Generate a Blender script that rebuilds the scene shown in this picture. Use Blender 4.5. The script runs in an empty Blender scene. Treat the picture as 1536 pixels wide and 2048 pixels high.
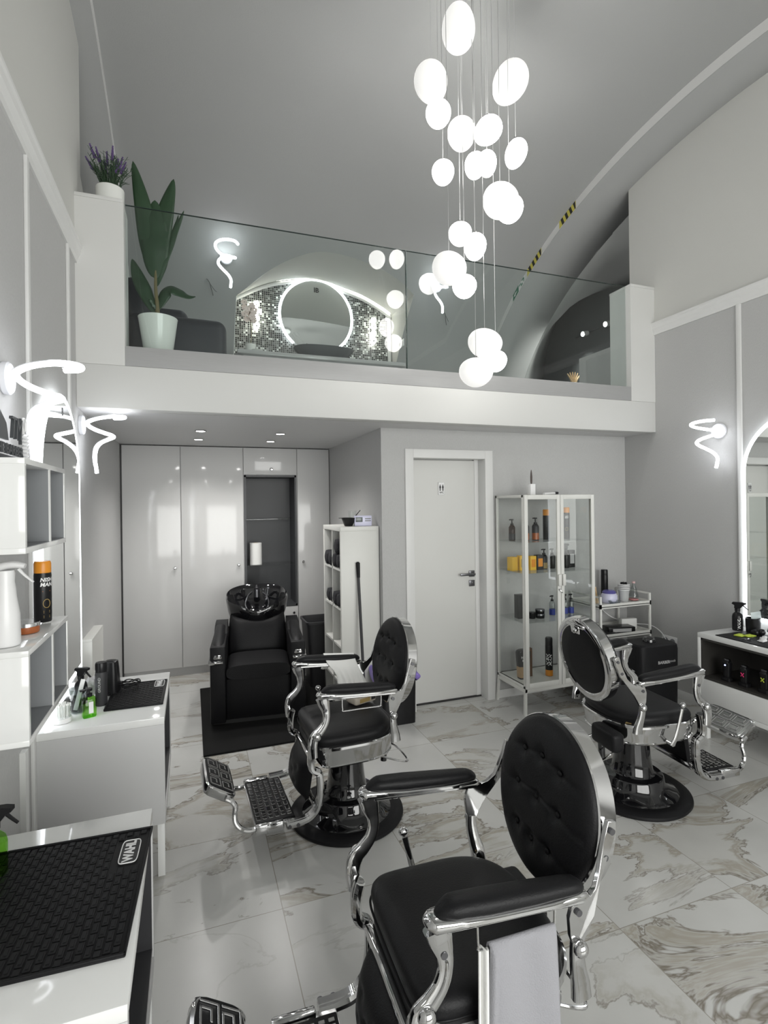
import bpy, bmesh, math, random
from mathutils import Vector, Matrix, noise
R = math.radians
PI = math.pi
scn = bpy.context.scene
col = scn.collection
random.seed(4)

# ------------------------------------------------------------------ camera
cam_d = bpy.data.cameras.new('camera'); cam = bpy.data.objects.new('camera', cam_d); col.objects.link(cam)
yaw, pit, rol = 0.3490005, 0.000364640, -0.0125551
f_ = Vector((math.sin(yaw)*math.cos(pit), math.cos(yaw)*math.cos(pit), math.sin(pit)))
r_ = Vector((math.cos(yaw), -math.sin(yaw), 0)); u_ = r_.cross(f_)
rr = math.cos(rol)*r_ + math.sin(rol)*u_; uu = -math.sin(rol)*r_ + math.cos(rol)*u_
M = Matrix.Identity(4)
for i in range(3):
    M[i][0] = rr[i]; M[i][1] = uu[i]; M[i][2] = -f_[i]
M[0][3], M[1][3], M[2][3] = 0, 0, 1.65
cam.matrix_world = M
cam_d.sensor_fit = 'VERTICAL'; cam_d.sensor_height = 24.0
cam_d.lens = 1061.564/2048*24.0
cam_d.shift_y = -(1024-1005.867)/2048
cam_d.clip_start = 0.02
scn.camera = cam

# ------------------------------------------------------------------ world, view, added front fill
w = bpy.data.worlds.new('world'); scn.world = w; w.use_nodes = True
w.node_tree.nodes['Background'].inputs[0].default_value = (0.90, 0.92, 0.92, 1)
w.node_tree.nodes['Background'].inputs[1].default_value = 1.0
scn.view_settings.view_transform = 'Standard'; scn.view_settings.look = 'None'
scn.view_settings.gamma = 1; scn.view_settings.use_curve_mapping = False
scn.view_settings.exposure = 0.93
scn.cycles.transparent_max_bounces = 24
FRONT_FILL_POWER = 80
GLOBE = 7.0
LED = 4.5
def area(name, loc, rot, sx, sy, power, colr=(1, 1, 1)):
    l = bpy.data.lights.new(name, 'AREA'); l.shape = 'RECTANGLE'; l.size = sx; l.size_y = sy
    l.energy = power; l.color = colr
    o = bpy.data.objects.new(name, l); col.objects.link(o); o.location = loc; o.rotation_euler = rot
    return o
area('front_fill', (1.6, -2.36, 1.75), (R(90), 0, R(180)), 3.6, 2.5, FRONT_FILL_POWER, (1.0, 0.995, 0.965)).rotation_euler = (R(90), 0, 0)  # area light added behind the camera to fill the room
def spot(name, loc, power, size=R(110), blend=0.6, rot=(0, 0, 0), rad=0.03, colr=(1, 0.98, 0.95)):
    l = bpy.data.lights.new(name, 'SPOT'); l.energy = power; l.spot_size = size; l.spot_blend = blend
    l.shadow_soft_size = rad; l.color = colr
    o = bpy.data.objects.new(name, l); col.objects.link(o); o.location = loc; o.rotation_euler = rot
    return o

# ------------------------------------------------------------------ materials
MATS = {}
def mat(name, c, rough=0.5, metal=0.0, spec=0.5, emit=None, es=0.0, bump=None, var=None, coat=0.0, trans=0.0, alpha=None):
    if name in MATS: return MATS[name]
    m = bpy.data.materials.new(name); m.use_nodes = True; MATS[name] = m
    nt = m.node_tree; b = nt.nodes['Principled BSDF']
    b.inputs['Base Color'].default_value = (c[0], c[1], c[2], 1)
    b.inputs['Roughness'].default_value = rough; b.inputs['Metallic'].default_value = metal
    b.inputs['Specular IOR Level'].default_value = spec
    b.inputs['Coat Weight'].default_value = coat
    b.inputs['Transmission Weight'].default_value = trans
    if emit:
        b.inputs['Emission Color'].default_value = (emit[0], emit[1], emit[2], 1); b.inputs['Emission Strength'].default_value = es
    if bump or var:
        tc = nt.nodes.new('ShaderNodeTexCoord'); mp = nt.nodes.new('ShaderNodeMapping')
        nt.links.new(tc.outputs['Object'], mp.inputs[0])
        n = nt.nodes.new('ShaderNodeTexNoise'); nt.links.new(mp.outputs[0], n.inputs['Vector'])
        sc, stretch, amt = (bump or var)
        mp.inputs['Scale'].default_value = stretch; n.inputs['Scale'].default_value = sc; n.inputs['Detail'].default_value = 4
        if bump:
            bp = nt.nodes.new('ShaderNodeBump'); bp.inputs['Strength'].default_value = amt; bp.inputs['Distance'].default_value = 0.01
            nt.links.new(n.outputs['Fac'], bp.inputs['Height']); nt.links.new(bp.outputs[0], b.inputs['Normal'])
        if var:
            v = var[2]
            mx = nt.nodes.new('ShaderNodeMix'); mx.data_type = 'RGBA'
            mx.inputs[6].default_value = (c[0]*(1-v), c[1]*(1-v), c[2]*(1-v), 1)
            mx.inputs[7].default_value = (min(1, c[0]*(1+v)), min(1, c[1]*(1+v)), min(1, c[2]*(1+v)), 1)
            nt.links.new(n.outputs['Fac'], mx.inputs[0]); nt.links.new(mx.outputs[2], b.inputs['Base Color'])
    return m
WALLG = mat('grey_textile_wallpaper', (.46, .46, .455), .85, bump=(60, (6, 6, 1.2), .25), var=(60, (6, 6, .6), .10))
WHITEP = mat('white_wall_paint', (.55, .55, .525), .8, bump=(120, (1, 1, 1), .08))
VAULTM = mat('shaded_vault_grey', (.37, .375, .37), .85, bump=(120, (1, 1, 1), .08))  # vault's shade put into the colour, darker than the walls
FASCIA = mat('white_fascia_paint', (.62, .62, .605), .7)
TRIMM = mat('white_trim_paint', (.68, .68, .67), .5)
CEILG = mat('grey_ceiling_paint', (.62, .62, .62), .6)
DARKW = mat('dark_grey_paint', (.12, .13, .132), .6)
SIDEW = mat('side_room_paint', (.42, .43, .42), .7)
CURB = mat('brushed_grey_curb', (.36, .36, .36), .42, metal=.0, var=(8, (1, 1, 20), .06))
LACQ = mat('white_gloss_lacquer', (.78, .785, .775), .07, spec=.5)
WARD = mat('pale_grey_gloss_front', (.57, .57, .565), .09, spec=.4)
WARDP = mat('pale_grey_plinth', (.5, .5, .5), .4)
LAMIN = mat('white_laminate', (.66, .66, .63), .4)
NICHEG = mat('anthracite_laminate', (.05, .052, .056), .45)
GREYIN = mat('grey_inside', (.22, .23, .24), .5)
CHROME = mat('polished_chrome', (.60, .60, .60), .07, metal=1)
BRUSHED = mat('dark_nickel', (.16, .16, .17), .3, metal=1)
LEATH = mat('black_leather', (.008, .008, .009), .45, spec=.22, bump=(220, (1, 1, 1), .12))
LEATHB = mat('black_vinyl', (.008, .008, .009), .5, spec=.2, bump=(220, (1, 1, 1), .1))
GBLACK = mat('gloss_black_enamel', (.006, .006, .007), .05, coat=.6)
RUBBER = mat('black_rubber', (.008, .008, .009), .5, spec=.2)
PLBLK = mat('black_plastic', (.009, .009, .010), .3, spec=.3)
PLBLK2 = mat('dark_plastic_matte', (.03, .03, .033), .5)
WHITEPL = mat('white_plastic', (.75, .75, .75), .3)
METALW = mat('white_powder_coated_steel', (.66, .66, .63), .35)
ORANGE = mat('orange_plastic', (.72, .27, .02), .35)
YELLOW = mat('yellow_card', (.8, .48, .04), .5)
LIME = mat('lime_paper', (.50, .62, .06), .7)
GREYTOW = mat('grey_towel', (.30, .30, .32), .95, bump=(300, (1, 1, 1), .3))
WCLOTH = mat('white_cloth', (.82, .82, .80), .9, bump=(60, (1, 1, 1), .2))
DTOWEL = mat('charcoal_towel', (.02, .02, .024), .95, bump=(120, (1, 1, 1), .8))
PAPERW = mat('white_paper', (.80, .80, .78), .9)
PRINTW = mat('white_print', (.8, .8, .8), .5)
PRINTG = mat('grey_print', (.4, .4, .4), .5)
INK = mat('black_ink', (.02, .02, .02), .5)
NAVY = mat('navy_leather', (.010, .013, .020), .5)
LEAF = mat('dark_green_leaf', (.020, .050, .022), .4, var=(6, (1, 1, 1), .3))
STEM = mat('brown_green_stem', (.16, .13, .06), .6)
HERB = mat('lavender_green', (.035, .07, .035), .7)
LAVF = mat('lavender_flower', (.13, .08, .22), .8)
CERAM = mat('white_ceramic', (.75, .76, .73), .15)
COPPER = mat('amber_print', (.35, .10, .03), .3)
GOLD = mat('gold_print', (.35, .25, .09), .4)
PURPLE = mat('purple_film', (.25, .18, .55), .35)
WOOD = mat('pale_wood', (.62, .44, .24), .6)
PINKF = mat('pale_orchid', (.75, .64, .60), .6)
BLUEP = mat('blue_print', (.03, .05, .28), .4)
LILAC = mat('lilac_white_plastic', (.62, .62, .78), .3)
SOIL = mat('dark_soil', (.03, .022, .015), .9)
MAGENTA = mat('pink_print', (.8, .05, .2), .4, emit=(.8, .05, .2), es=0)
SIGNG = mat('green_sign', (.02, .16, .09), .5)
TAPEY = mat('yellow_tape', (.62, .55, .10), .5)
SLATE = mat('dark_slate_basin', (.10, .105, .11), .2)
COUNTER = mat('counter_grey', (.5, .5, .5), .15)
LEDM = mat('led_tube', (.9, .9, .9), .4, emit=(.93, .95, 1.0), es=LED)
LEDB = mat('led_mirror_band', (.9, .9, .9), .4, emit=(.93, .97, 1.0), es=3.2)
LEDS = mat('led_sconce_and_fill', (.9, .9, .9), .4, emit=(1.0, .96, .86), es=9.0)
DOWNL = mat('downlight_lens', (.9, .9, .9), .4, emit=(1.0, .98, .95), es=16.0)
SILIC = mat('white_silicone', (.75, .76, .8), .4)
STEELIN = mat('pedestal_steel', (.5, .5, .5), .25, metal=1)

def glassy(name, tint, gloss=1.0, ior=1.5, rough=0.0):
    m = bpy.data.materials.new(name); m.use_nodes = True; nt = m.node_tree
    for n in list(nt.nodes): nt.nodes.remove(n)
    o = nt.nodes.new('ShaderNodeOutputMaterial'); mx = nt.nodes.new('ShaderNodeMixShader')
    t = nt.nodes.new('ShaderNodeBsdfTransparent'); t.inputs[0].default_value = (*tint, 1)
    g = nt.nodes.new('ShaderNodeBsdfGlossy'); g.inputs['Roughness'].default_value = rough
    fr = nt.nodes.new('ShaderNodeFresnel'); fr.inputs[0].default_value = ior
    mm = nt.nodes.new('ShaderNodeMath'); mm.operation = 'MULTIPLY'
    geo = nt.nodes.new('ShaderNodeNewGeometry'); fc = nt.nodes.new('ShaderNodeMath'); fc.operation = 'MULTIPLY_ADD'; fc.inputs[1].default_value = -gloss; fc.inputs[2].default_value = gloss
    nt.links.new(geo.outputs['Backfacing'], fc.inputs[0]); nt.links.new(fc.outputs[0], mm.inputs[1])
    nt.links.new(fr.outputs[0], mm.inputs[0]); nt.links.new(mm.outputs[0], mx.inputs[0])
    nt.links.new(t.outputs[0], mx.inputs[1]); nt.links.new(g.outputs[0], mx.inputs[2]); nt.links.new(mx.outputs[0], o.inputs[0])
    MATS[name] = m; return m
GLASS = glassy('clear_glass', (.965, .975, .97), 1.0)
BALG = glassy('balustrade_glass', (.93, .96, .95), 1.6)
CLEARP = glassy('clear_plastic', (.80, .82, .82), 1.0, 1.6, .05)
GREENL = glassy('green_liquid', (.52, .86, .26), 1.0, 1.45)
ORANGEL = glassy('brown_clear_bottle', (.30, .16, .09), 1.0, 1.5)
def mirror_mat():
    m = bpy.data.materials.new('mirror_silver'); m.use_nodes = True
    b = m.node_tree.nodes['Principled BSDF']; b.inputs['Base Color'].default_value = (.86, .88, .87, 1)
    b.inputs['Metallic'].default_value = 1; b.inputs['Roughness'].default_value = 0.0
    return m
MIRROR = mirror_mat()
def globe_mat():
    m = bpy.data.materials.new('frosted_lit_globe'); m.use_nodes = True; nt = m.node_tree
    b = nt.nodes['Principled BSDF']; b.inputs['Base Color'].default_value = (.9, .9, .88, 1); b.inputs['Roughness'].default_value = .35
    b.inputs['Emission Color'].default_value = (1.0, .985, .955, 1); b.inputs['Emission Strength'].default_value = GLOBE
    return m
GLOBEM = globe_mat()
GLOBEB = GLOBEM.copy(); GLOBEB.name = 'frosted_lit_large_globe'
GLOBEB.node_tree.nodes['Principled BSDF'].inputs['Emission Strength'].default_value = .34
GLOBEB.node_tree.nodes['Principled BSDF'].inputs['Base Color'].default_value = (.6, .6, .59, 1)

def marble():
    m = bpy.data.materials.new('marble_tile'); m.use_nodes = True; nt = m.node_tree; L = nt.links; N = nt.nodes
    b = N['Principled BSDF']
    def math_(op, a, bb=None):
        n = N.new('ShaderNodeMath'); n.operation = op
        for i, v in enumerate((a, bb)):
            if v is None: continue
            if isinstance(v, (int, float)): n.inputs[i].default_value = v
            else: L.new(v, n.inputs[i])
        return n.outputs[0]
    tc = N.new('ShaderNodeTexCoord'); sp = N.new('ShaderNodeSeparateXYZ'); L.new(tc.outputs['Object'], sp.inputs[0])
    u = math_('DIVIDE', math_('SUBTRACT', sp.outputs[0], .333), .6); v = math_('DIVIDE', math_('SUBTRACT', sp.outputs[1], 2.185), .5675)
    iu = math_('FLOOR', u); iv = math_('FLOOR', v)
    fu = math_('SUBTRACT', u, iu); fv = math_('SUBTRACT', v, iv)
    du = math_('MULTIPLY', math_('MINIMUM', fu, math_('SUBTRACT', 1.0, fu)), .6)
    dv = math_('MULTIPLY', math_('MINIMUM', fv, math_('SUBTRACT', 1.0, fv)), .5675)
    d = math_('MINIMUM', du, dv)
    grout = math_('LESS_THAN', d, .0018)
    # per tile offset of the pattern
    cb = N.new('ShaderNodeCombineXYZ'); L.new(iu, cb.inputs[0]); L.new(iv, cb.inputs[1])
    wn = N.new('ShaderNodeTexWhiteNoise'); wn.noise_dimensions = '3D'; L.new(cb.outputs[0], wn.inputs['Vector'])
    off = N.new('ShaderNodeVectorMath'); off.operation = 'SCALE'; L.new(wn.outputs['Color'], off.inputs[0]); off.inputs['Scale'].default_value = 9
    add = N.new('ShaderNodeVectorMath'); add.operation = 'ADD'; L.new(tc.outputs['Object'], add.inputs[0]); L.new(off.outputs[0], add.inputs[1])
    rot = N.new('ShaderNodeMapping'); L.new(add.outputs[0], rot.inputs[0]); rot.inputs['Rotation'].default_value = (0, 0, R(28)); rot.inputs['Scale'].default_value = (1, 2.1, 1)
    n0 = N.new('ShaderNodeTexNoise'); n0.inputs['Scale'].default_value = 1.15; n0.inputs['Detail'].default_value = 7; n0.inputs['Distortion'].default_value = .9
    n0.inputs['Roughness'].default_value = .58; L.new(rot.outputs[0], n0.inputs['Vector'])
    # thin veins : |noise - .5| small
    ab = math_('ABSOLUTE', math_('SUBTRACT', n0.outputs['Fac'], .53))
    vr = N.new('ShaderNodeValToRGB'); L.new(ab, vr.inputs[0]); vr.color_ramp.elements[0].position = 0.0; vr.color_ramp.elements[0].color = (1, 1, 1, 1)
    vr.color_ramp.elements[1].position = .012; vr.color_ramp.elements[1].color = (0, 0, 0, 1)
    # broad beige patches to one side of the vein
    pr = N.new('ShaderNodeValToRGB'); L.new(n0.outputs['Fac'], pr.inputs[0])
    e = pr.color_ramp.elements; e[0].position = .53; e[0].color = (0, 0, 0, 1); e[1].position = .56; e[1].color = (1, 1, 1, 1)
    k = pr.color_ramp.elements.new(.60); k.color = (.15, .15, .15, 1)
    n2 = N.new('ShaderNodeTexNoise'); n2.inputs['Scale'].default_value = .9; n2.inputs['Detail'].default_value = 3; L.new(add.outputs[0], n2.inputs['Vector'])
    gate = N.new('ShaderNodeValToRGB'); L.new(n2.outputs['Fac'], gate.inputs[0]); gate.color_ramp.elements[0].position = .38; gate.color_ramp.elements[1].position = .52
    n3 = N.new('ShaderNodeTexNoise'); n3.inputs['Scale'].default_value = 3.0; n3.inputs['Detail'].default_value = 6; L.new(add.outputs[0], n3.inputs['Vector'])
    def mix(fac, a, c):
        x = N.new('ShaderNodeMix'); x.data_type = 'RGBA'
        for sock, val in ((x.inputs[0], fac), (x.inputs[6], a), (x.inputs[7], c)):
            if isinstance(val, (int, float)): sock.default_value = val
            elif isinstance(val, tuple): sock.default_value = (*val, 1)
            else: L.new(val, sock)
        return x.outputs[2]
    base = mix(n3.outputs['Fac'], (.44, .44, .425), (.60, .60, .585))
    c1 = mix(math_('MULTIPLY', math_('MULTIPLY', pr.outputs[0], gate.outputs[0]), .80), base, (.30, .27, .21))
    c2 = mix(math_('MULTIPLY', math_('MULTIPLY', vr.outputs[0], math_('ADD', gate.outputs[0], .25)), .75), c1, (.16, .135, .10))
    c3 = mix(grout, c2, (.30, .285, .25))
    L.new(c3, b.inputs['Base Color'])
    b.inputs['Roughness'].default_value = .24; b.inputs['Specular IOR Level'].default_value = .4
    return m
MARBLE = marble()
def mosaic():
    m = bpy.data.materials.new('black_and_silver_mosaic'); m.use_nodes = True; nt = m.node_tree; L = nt.links; N = nt.nodes
    b = N['Principled BSDF']; tc = N.new('ShaderNodeTexCoord'); mp = N.new('ShaderNodeMapping'); L.new(tc.outputs['Object'], mp.inputs[0])
    mp.inputs['Rotation'].default_value = (R(90), 0, 0)
    def vm(op, a, bb=None, s=None):
        n = N.new('ShaderNodeVectorMath'); n.operation = op; L.new(a, n.inputs[0])
        if bb is not None:
            if isinstance(bb, tuple): n.inputs[1].default_value = bb
            else: L.new(bb, n.inputs[1])
        if s is not None: n.inputs['Scale'].default_value = s
        return n.outputs[0]
    sc = vm('SCALE', tc.outputs['Object'], s=1/.0225); fl = vm('FLOOR', sc); fr = vm('FRACTION', sc)
    sp = N.new('ShaderNodeSeparateXYZ'); L.new(fl, sp.inputs[0]); cb = N.new('ShaderNodeCombineXYZ'); L.new(sp.outputs[0], cb.inputs[0]); L.new(sp.outputs[2], cb.inputs[2])
    wn = N.new('ShaderNodeTexWhiteNoise'); L.new(cb.outputs[0], wn.inputs['Vector'])
    cr = N.new('ShaderNodeValToRGB'); L.new(wn.outputs['Value'], cr.inputs[0]); cr.color_ramp.interpolation = 'CONSTANT'
    e = cr.color_ramp.elements; e[0].color = (.008, .009, .01, 1); e[1].position = .42; e[1].color = (.05, .055, .05, 1)
    for p, c in ((.62, .16), (.80, .34), (.93, .8)):
        k = e.new(p); k.color = (c, c*1.02, c, 1)
    sf = N.new('ShaderNodeSeparateXYZ'); L.new(fr, sf.inputs[0])
    def lt(a, v):
        n = N.new('ShaderNodeMath'); n.operation = 'LESS_THAN'; L.new(a, n.inputs[0]); n.inputs[1].default_value = v; return n.outputs[0]
    mx = N.new('ShaderNodeMath'); mx.operation = 'MAXIMUM'; L.new(lt(sf.outputs[0], .17), mx.inputs[0]); L.new(lt(sf.outputs[2], .17), mx.inputs[1])
    x = N.new('ShaderNodeMix'); x.data_type = 'RGBA'; L.new(mx.outputs[0], x.inputs[0]); L.new(cr.outputs[0], x.inputs[6]); x.inputs[7].default_value = (.42, .43, .41, 1)
    L.new(x.outputs[2], b.inputs['Base Color']); b.inputs['Roughness'].default_value = .25
    return m
MOSAIC = mosaic()
def salon_mat():      # rubber with embossed brick pattern comes from geometry
    return RUBBER

# ------------------------------------------------------------------ mesh helpers
class B:
    def __init__(s): s.bm = bmesh.new()
    def _xf(s, vs, Mx):
        for v in vs: v.co = Mx @ v.co
    def box(s, c, d, bev=0, rot=(0, 0, 0), seg=2, taper=None):
        g = bmesh.ops.create_cube(s.bm, size=1); vs = g['verts']
        for v in vs:
            v.co = Vector((v.co.x*d[0], v.co.y*d[1], v.co.z*d[2]))
            if taper and v.co.z > 0: v.co.x *= taper; v.co.y *= taper
        if bev:
            es = list({e for v in vs for e in v.link_edges})
            r = bmesh.ops.bevel(s.bm, geom=es, offset=min(bev, min(d)*.49), segments=seg, affect='EDGES', profile=.5)
            vs = list({v for f in r['faces'] for v in f.verts} | {v for v in vs if v.is_valid})
        Mx = Matrix.Translation(c)
        if any(rot): Mx = Mx @ (Matrix.Rotation(rot[2], 4, 'Z') @ Matrix.Rotation(rot[1], 4, 'Y') @ Matrix.Rotation(rot[0], 4, 'X'))
        s._xf(vs, Mx); return s
    def ab(s, x0, x1, y0, y1, z0, z1, bev=0, seg=2):
        return s.box(((x0+x1)/2, (y0+y1)/2, (z0+z1)/2), (abs(x1-x0), abs(y1-y0), abs(z1-z0)), bev, seg=seg)
    def rings(s, rings, closed=True, caps=True):
        rv = [[s.bm.verts.new(p) for p in r] for r in rings]
        n = len(rv[0])
        for a, b in zip(rv, rv[1:]):
            for i in range(n if closed else n-1):
                j = (i+1) % n
                try: s.bm.faces.new((a[i], a[j], b[j], b[i]))
                except ValueError: pass
        if caps and closed:
            for r, fl in ((rv[0], True), (rv[-1], False)):
                try: s.bm.faces.new(list(reversed(r)) if fl else r)
                except ValueError: pass
        return s
    def lathe(s, prof, c=(0, 0, 0), n=32, Mx=None, sx=1, sy=1):
        rings = []
        for r, z in prof:
            ring = []
            for k in range(n):
                a = 2*PI*k/n; p = Vector((max(r, 1e-4)*math.cos(a)*sx, max(r, 1e-4)*math.sin(a)*sy, z))
                if Mx: p = Mx @ p
                ring.append(p+Vector(c))
            rings.append(ring)
        return s.rings(rings)
    def tube(s, pts, r, n=10, closed=False, flat=None, up=None, caps=True, sq=2.0):
        """pts path, r radius or list; flat=(a,b) elliptical section half sizes a along 'up' side axis"""
        P = [Vector(p) for p in pts]; m = len(P); rings = []
        tan = []
        for i in range(m):
            if closed: t = P[(i+1) % m]-P[i-1]
            else: t = P[min(i+1, m-1)]-P[max(i-1, 0)]
            tan.append(t.normalized())
        ref = Vector(up) if up else (Vector((0, 0, 1)) if abs(tan[0].z) < .9 else Vector((1, 0, 0)))
        nrm = (ref-tan[0]*ref.dot(tan[0])).normalized()
        for i in range(m):
            if up: nn = ref-tan[i]*ref.dot(tan[i])
            else: nn = nrm-tan[i]*nrm.dot(tan[i])
            if nn.length > 1e-6: nrm = nn.normalized()
            bn = tan[i].cross(nrm)
            q = r[i] if isinstance(r, (list, tuple)) else r
            a, b = (flat[i] if isinstance(flat, list) else flat) if flat else (q, q)
            rings.append([P[i]+nrm*(a*math.copysign(abs(math.cos(2*PI*(k+.5)/n))**(2/sq), math.cos(2*PI*(k+.5)/n)))+bn*(b*math.copysign(abs(math.sin(2*PI*(k+.5)/n))**(2/sq), math.sin(2*PI*(k+.5)/n))) for k in range(n)])
        if closed: rings.append(rings[0]); caps = False
        s.rings(rings, caps=caps)
        if closed: bmesh.ops.remove_doubles(s.bm, verts=s.bm.verts[:], dist=1e-5)
        return s
    def sphere(s, c, r, sc=(1, 1, 1), n=16, Mx=None):
        g = bmesh.ops.create_uvsphere(s.bm, u_segments=n, v_segments=max(6, n//2), radius=1)
        X = Matrix.Translation(c) @ (Mx or Matrix.Identity(4)) @ Matrix.Diagonal((r*sc[0], r*sc[1], r*sc[2], 1))
        s._xf(g['verts'], X); return s
    def cyl(s, a, b, r, n=20, r2=None):
        a = Vector(a); b = Vector(b); return s.tube([a, b], [r, r2 if r2 is not None else r], n)
    def prism(s, poly, axis, a, b):
        """poly 2D in the other two axes (ordered), extruded along axis from a to b"""
        def mk(p, t):
            return {'x': (t, p[0], p[1]), 'y': (p[0], t, p[1]), 'z': (p[0], p[1], t)}[axis]
        return s.rings([[mk(p, a) for p in poly], [mk(p, b) for p in poly]])
    def grid(s, fn, nu, nv, cu=False):
        vs = [[s.bm.verts.new(fn(i/nu, j/nv)) for j in range(nv+1)] for i in range(nu+(0 if cu else 1))]
        for i in range(nu):
            for j in range(nv):
                a = vs[i]; b = vs[(i+1) % len(vs)]
                s.bm.faces.new((a[j], b[j], b[j+1], a[j+1]))
        return s
    def mesh(s, verts, faces):
        vs = [s.bm.verts.new(v) for v in verts]
        for f in faces:
            try: s.bm.faces.new([vs[i] for i in f])
            except ValueError: pass
        return s
    def done(s, name, m, parent=None, sharp=35, solid=0, sub=0, loc=None, recalc=True, bevel=0):
        if recalc: bmesh.ops.recalc_face_normals(s.bm, faces=s.bm.faces[:])
        me = bpy.data.meshes.new(name); s.bm.to_mesh(me); s.bm.free()
        me.materials.append(m)
        me.polygons.foreach_set('use_smooth', [True]*len(me.polygons))
        if sharp < 180: me.set_sharp_from_angle(angle=R(sharp))
        o = bpy.data.objects.new(name, me); col.objects.link(o)
        if parent: o.parent = parent
        if loc: o.location = loc
        if solid:
            k = o.modifiers.new('solid', 'SOLIDIFY'); k.thickness = solid; k.offset = 0
        if bevel:
            k = o.modifiers.new('bevel', 'BEVEL'); k.width = bevel; k.segments = 2; k.limit_method = 'ANGLE'
        if sub:
            k = o.modifiers.new('sub', 'SUBSURF'); k.levels = sub; k.render_levels = sub
        return o
def tag(o, label, cat, group=None):
    o['label'] = label; o['category'] = cat
    if group: o['group'] = group
    return o
def thing(name, label, cat, loc=(0, 0, 0), rz=0, group=None):
    o = bpy.data.objects.new(name, None); col.objects.link(o); o.empty_display_size = .05
    o.location = loc; o.rotation_euler = (0, 0, rz); return tag(o, label, cat, group)
def struct(o): o['kind'] = 'structure'; return o
def dup(root, loc=None, rz=None, label=None, group=None):
    def cp(o, par):
        c = o.copy(); col.objects.link(c)
        if par: c.parent = par
        for ch in list(o.children): cp(ch, c)
        return c
    r = cp(root, None)
    if loc is not None: r.location = loc
    if rz is not None: r.rotation_euler = (0, 0, rz)
    if label: r['label'] = label
    if group: r['group'] = group
    return r
def smooth_path(pts, n=6, closed=False):
    P = [Vector(p) for p in pts]; out = []; m = len(P)
    for i in range(m if closed else m-1):
        p0 = P[i-1] if (closed or i > 0) else P[0]; p1 = P[i]; p2 = P[(i+1) % m]; p3 = P[(i+2) % m] if (closed or i+2 < m) else P[-1]
        for k in range(n):
            t = k/n
            out.append(.5*((2*p1)+(p2-p0)*t+(2*p0-5*p1+4*p2-p3)*t*t+(3*p1-p0-3*p2+p3)*t*t*t))
    if not closed: out.append(P[-1])
    return out
def interp(vals, n=6):
    out = []
    for a, b in zip(vals, vals[1:]):
        for k in range(n):
            t = k/n
            out.append(tuple(x+(y-x)*t for x, y in zip(a, b)) if isinstance(a, tuple) else a+(b-a)*t)
    out.append(vals[-1]); return out
def text(b, s, size, place, bold=0.0, ext=0.0, align='CENTER', sx=1.0, shear=0.0, spacing=1.0):
    """adds letters to builder b; place maps (x,y,depth)->3D"""
    cu = bpy.data.curves.new('lettering', 'FONT'); cu.body = s; cu.size = size; cu.align_x = align; cu.align_y = 'CENTER'
    cu.offset = bold*size; cu.extrude = ext; cu.resolution_u = 2; cu.shear = shear; cu.space_character = spacing
    o = bpy.data.objects.new('lettering', cu); col.objects.link(o)
    dg = bpy.context.evaluated_depsgraph_get(); dg.update()
    me = bpy.data.meshes.new_from_object(o.evaluated_get(dg))
    vs = [place(v.co.x*sx, v.co.y, v.co.z) for v in me.vertices]
    b.mesh(vs, [list(p.vertices) for p in me.polygons])
    bpy.data.objects.remove(o); bpy.data.curves.remove(cu); bpy.data.meshes.remove(me)
    return b
def superell(a, b, n, p=4, z=0, cx=0, cy=0):
    out = []
    for k in range(n):
        t = 2*PI*k/n; c, s = math.cos(t), math.sin(t)
        out.append((cx+a*math.copysign(abs(c)**(2/p), c), cy+b*math.copysign(abs(s)**(2/p), s), z))
    return out

# ================================================================== STRUCTURE
XL, XR, YB, ZC, FY = -.62, 3.80, 3.873, 2.235, 3.52
def vz(Y):
    Y = max(Y, .3)
    return 2.35+2.35*max(0, 1-((Y-2.7)/3.4)**2)**.5
# floor
struct(B().ab(-1.2, 4.4, -2.5, 6.2, -.06, 0).done('floor', MARBLE))
# walls
struct(B().ab(XL-.15, XL, -2.5, 5.52+.6, 0, 3.12).done('wall_left', WALLG))
b = B(); b.ab(XR, XR+.15, -2.5, YB+.6, 0, 3.12); struct(b.done('wall_right', WALLG))
# upper walls (painted), arched tops hidden in the soffits
def upper_wall(name, x0, x1, yend):
    ys = [-2.5+i*(yend+2.5)/60 for i in range(61)]
    poly = [(-2.5, 3.12)]+[(y, vz(y)-.02) for y in ys]+[(yend, 3.12)]
    return struct(B().prism(poly, 'x', x0, x1).done(name, WHITEP))
upper_wall('wall_left_upper', XL-.15, XL, 3.72)
upper_wall('wall_right_upper', XR, XR+.15, 3.79)
struct(B().ab(XL-.25, XL-.15, 3.3, 6.3, 2.4, 4.9).done('wall_left_mezzanine', WHITEP))
# door wall with opening, column beside it
b = B()
b.ab(1.39, 1.635, YB, YB+.16, 0, ZC+.02); b.ab(2.325, XR+.1, YB, YB+.16, 0, ZC+.02); b.ab(1.635, 2.325, YB, YB+.16, 2.03, ZC+.02)
struct(b.done('wall_back', WALLG))
struct(B().ab(1.39, 1.5, YB+.16, 6.1, 0, ZC+.02).done('wall_alcove', WALLG))
struct(B().ab(-.8, 4.2, 6.1, 6.2, 0, 2.5).done('wall_alcove_rear', WALLG))
struct(B().ab(1.5, 2.6, YB+.4, YB+.5, 0, 2.2).done('wall_washroom', WHITEP))
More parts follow.
